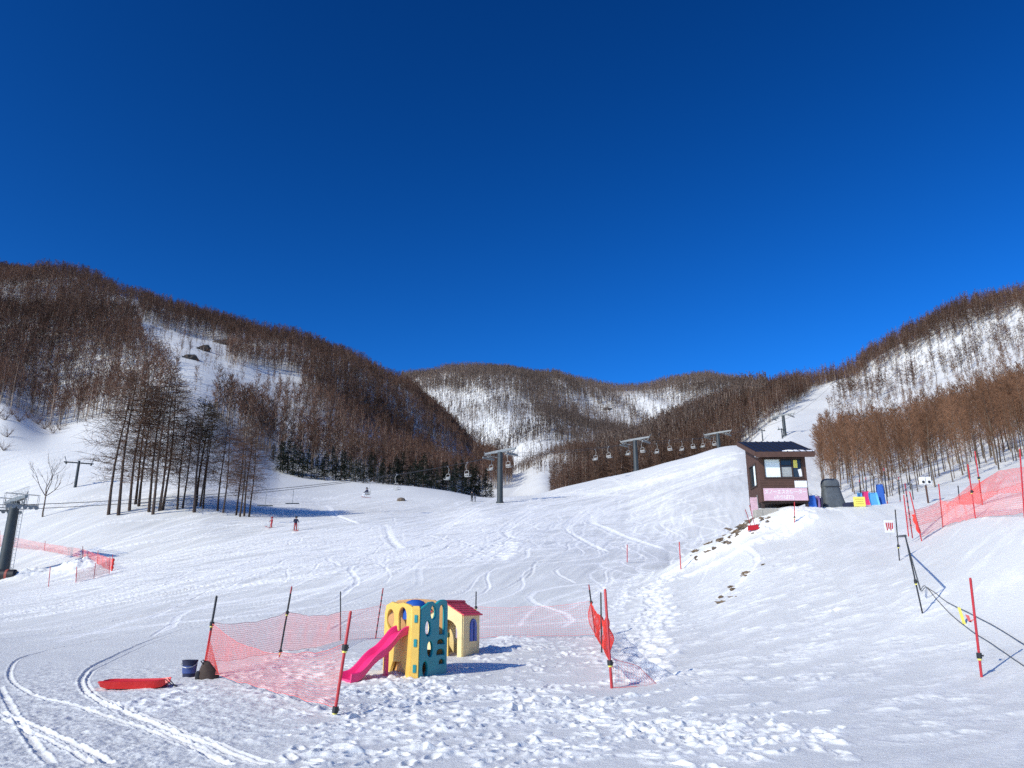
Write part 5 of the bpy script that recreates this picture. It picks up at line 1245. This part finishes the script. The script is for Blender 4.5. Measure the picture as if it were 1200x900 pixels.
# playhouse
q0 = hit(541.5, 770); hy = q0.y; ks = hy / 19.5 * .93
ph = thing('playhouse', 'small cream plastic playhouse with a red tiled roof behind the climbing tower', 'playhouse', q0 - Vector((0, 0, .03))); ph.scale = (ks,) * 3
sa = Vector((.40, .917, 0)); ga = Vector((-.917, .40, 0)); GW, SL, EV, RDG = 1.0, .95, 1.10, 1.35
front = [(0, -.2), (.14, -.2), (.14, .62)] + [(.50 - .36 * math.cos(math.pi * k / 12), .62 + .34 * math.sin(math.pi * k / 12)) for k in range(1, 12)] + [(.86, .62), (.86, -.2), (GW, -.2), (GW, EV), (GW / 2, RDG), (0, EV)]
gm_ = frame_mtx((0, 0, 0), ga, up)
plate('front_wall', front, [], .06, M['cream'], gm_, ph, .01)
sdl = MB()
for k in range(11):
    for x0_, x1_ in ((.01, .125), (.875, .99)):
        if k < 10: sdl.box(((x0_ + x1_) / 2, .1 + k * .1, .036), (x1_ - x0_, .075, .014), gm_, .004)
sdl.build('siding', M['cream'], ph)
plate('back_wall', [(0, -.2), (GW, -.2), (GW, EV), (GW / 2, RDG), (0, EV)], [arch(.3, .7, .45, .95)], .06, M['cream'], frame_mtx(sa * SL, ga, up), ph, .01)
sm = frame_mtx((0, 0, 0), sa, up)
plate('side_wall', [(.0, -.2), (SL, -.2), (SL, EV), (0, EV)], [arch(.37, .73, .42, .95)], .06, M['cream'], sm, ph, .01)
plate('side_wall', [(.0, -.2), (SL, -.2), (SL, EV), (0, EV)], [arch(.3, .7, .42, .95)], .06, M['cream'], frame_mtx(ga * GW, sa, up), ph, .01)
shu = plate('shutter', arch(.355, .745, .40, .97), [], .04, M['blue'], frame_mtx(sm @ Vector((0, 0, .035)), sa, up), ph, .008)
MB().box((.55, .66, .062), (.02, .5, .012), sm).build('shutter_seam', M['navy'], shu)
hd = MB(); hd.box((.62, .22, -.02), (.46, .60, .05), gm_, .01); hd.build('half_door', M['yellow'], ph)
MB().box((.62, .57, -.02), (.48, .12, .10), gm_, .015).build('door_shelf', M['darkgreen'], ph)
rfm = MB()
for sgn in (0, 1):
    e = (ga * -.08 + up * (EV - .05)) if not sgn else (ga * (GW + .08) + up * (EV - .05)); rdp = ga * (GW / 2) + up * (RDG + .03); n_ = 6
    for k in range(n_):
        a = e.lerp(rdp, k / n_); b = e.lerp(rdp, (k + 1.15) / n_); lift_ = up * .035
        rfm.loft([[tuple(a - sa * .09), tuple(a + sa * (SL + .09)), tuple(a + sa * (SL + .09) + lift_), tuple(a - sa * .09 + lift_)], [tuple(b - sa * .09 - up * .004), tuple(b + sa * (SL + .09) - up * .004), tuple(b + sa * (SL + .09) + up * .012), tuple(b - sa * .09 + up * .012)]])
rfm.build('roof', M['roofred'], ph)
MB().tube([tuple(ga * .5 - sa * .1 + up * (RDG + .05)), tuple(ga * .5 + sa * (SL + .1) + up * (RDG + .05))], .05, 8).build('ridge', M['roofred'], ph, True)

# red toboggan lying by the vehicle tracks
q = hit(157, 806); L2 = 83 * q.y / F
tb = thing('toboggan', 'long red plastic toboggan lying on the snow beside the vehicle tracks', 'sled', q, R(7)); k_ = L2 / 1.5 * .86; tb.scale = (k_, k_, k_ * .85)
rings = []
for x, w_, zb, zt in ((-.74, .16, .13, .17), (-.66, .24, .05, .19), (-.5, .27, .005, .20), (0, .28, 0, .19), (.5, .27, .005, .20), (.66, .25, .04, .22), (.73, .22, .10, .235)):
    rings.append([(x, -w_ - .05, zt), (x, -w_, zt + .015), (x, -w_ + .04, zb + .03), (x, w_ - .04, zb + .03), (x, w_, zt + .015), (x, w_ + .05, zt), (x, w_ - .02, zb), (x, -w_ + .02, zb)])
tbm = MB().loft(rings); tbm.build('hull', M['sled'], tb, True)
stk = MB().loft([[(-.09, -.262, .06), (.10, -.262, .06), (.10, -.30, .155), (-.09, -.30, .155)], [(-.09, -.27, .06), (.10, -.27, .06), (.10, -.308, .155), (-.09, -.308, .155)]]); stk.build('sticker', M['white'], tb)
MB().tube([(.70, -.1, .22), (.86, -.08, .06), (.95, .02, .03), (.86, .1, .05), (.70, .1, .22)], .012, 6).build('pull_cord', M['black'], tb)
# bucket and bag at the left corner pole
q = hit(221, 793); kb = 16 * q.y / F / .30
bu = thing('bucket', 'small dark blue bucket on the snow between red toboggan and brown bag', 'bucket', q); bu.scale = (kb,) * 3
MB().lathe([(.115, -.03), (.12, 0), (.15, .30), (.158, .30), (.158, .325), (.14, .325), (.138, .30), (.11, .02), (.01, .02)], 22).build('body', M['navy'], bu, True)
MB().lathe([(.131, .07), (.144, .22), (.147, .22), (.134, .07)], 22).build('label_band', mat('blue_print', (.04, .07, .22), .5, .2, 9), bu, True)
MB().tube([(-.155, 0, .30), (-.15, -.06, .24), (-.10, -.13, .20), (0, -.165, .18), (.10, -.13, .20), (.15, -.06, .24), (.155, 0, .30)], .007, 6).build('handle', M['steel'], bu)
q = hit(243, 796); kb = 18 * q.y / F / .62
bag = thing('bag', 'brown slumped bag leaning behind the left corner pole of the net', 'bag', q, .2); bag.scale = (kb,) * 3
rings = []
for z, w_, d_, ox in ((-.03, .36, .20, .02), (.12, .38, .22, .02), (.32, .30, .19, -.02), (.50, .20, .14, -.06), (.62, .12, .08, -.09), (.66, .05, .04, -.10)):
    rings.append([(ox + w_ * math.cos(a) * (1 + .08 * math.sin(3 * a + z * 9)), d_ * math.sin(a) * (1 + .10 * math.sin(4 * a + z * 7)), z) for a in [2 * math.pi * j / 22 for j in range(22)]])
MB().loft(rings).build('body', M['brownbag'], bag, True)
MB().tube([(-.12, -.05, .60), (-.2, -.1, .7), (-.28, -.1, .66), (-.2, -.12, .56)], .025, 6).build('strap', M['black'], bag, True)
MB().box((-.36, -.04, .15), (.16, .2, .3), bev=.05).build('side_pocket', M['black'], bag)
net('net', 'bright red triangle of doubled net at the foot of the left corner pole', [A.lerp(At, .45) + Vector((.03, -.03, 0)), A + Vector((.42, -.12, .05))], [A.lerp(At, .0) + Vector((-.05, -.05, 0)), A + Vector((.40, -.16, .01))], .05, .006, 'netbright', NG, belly=.05, seed=70)
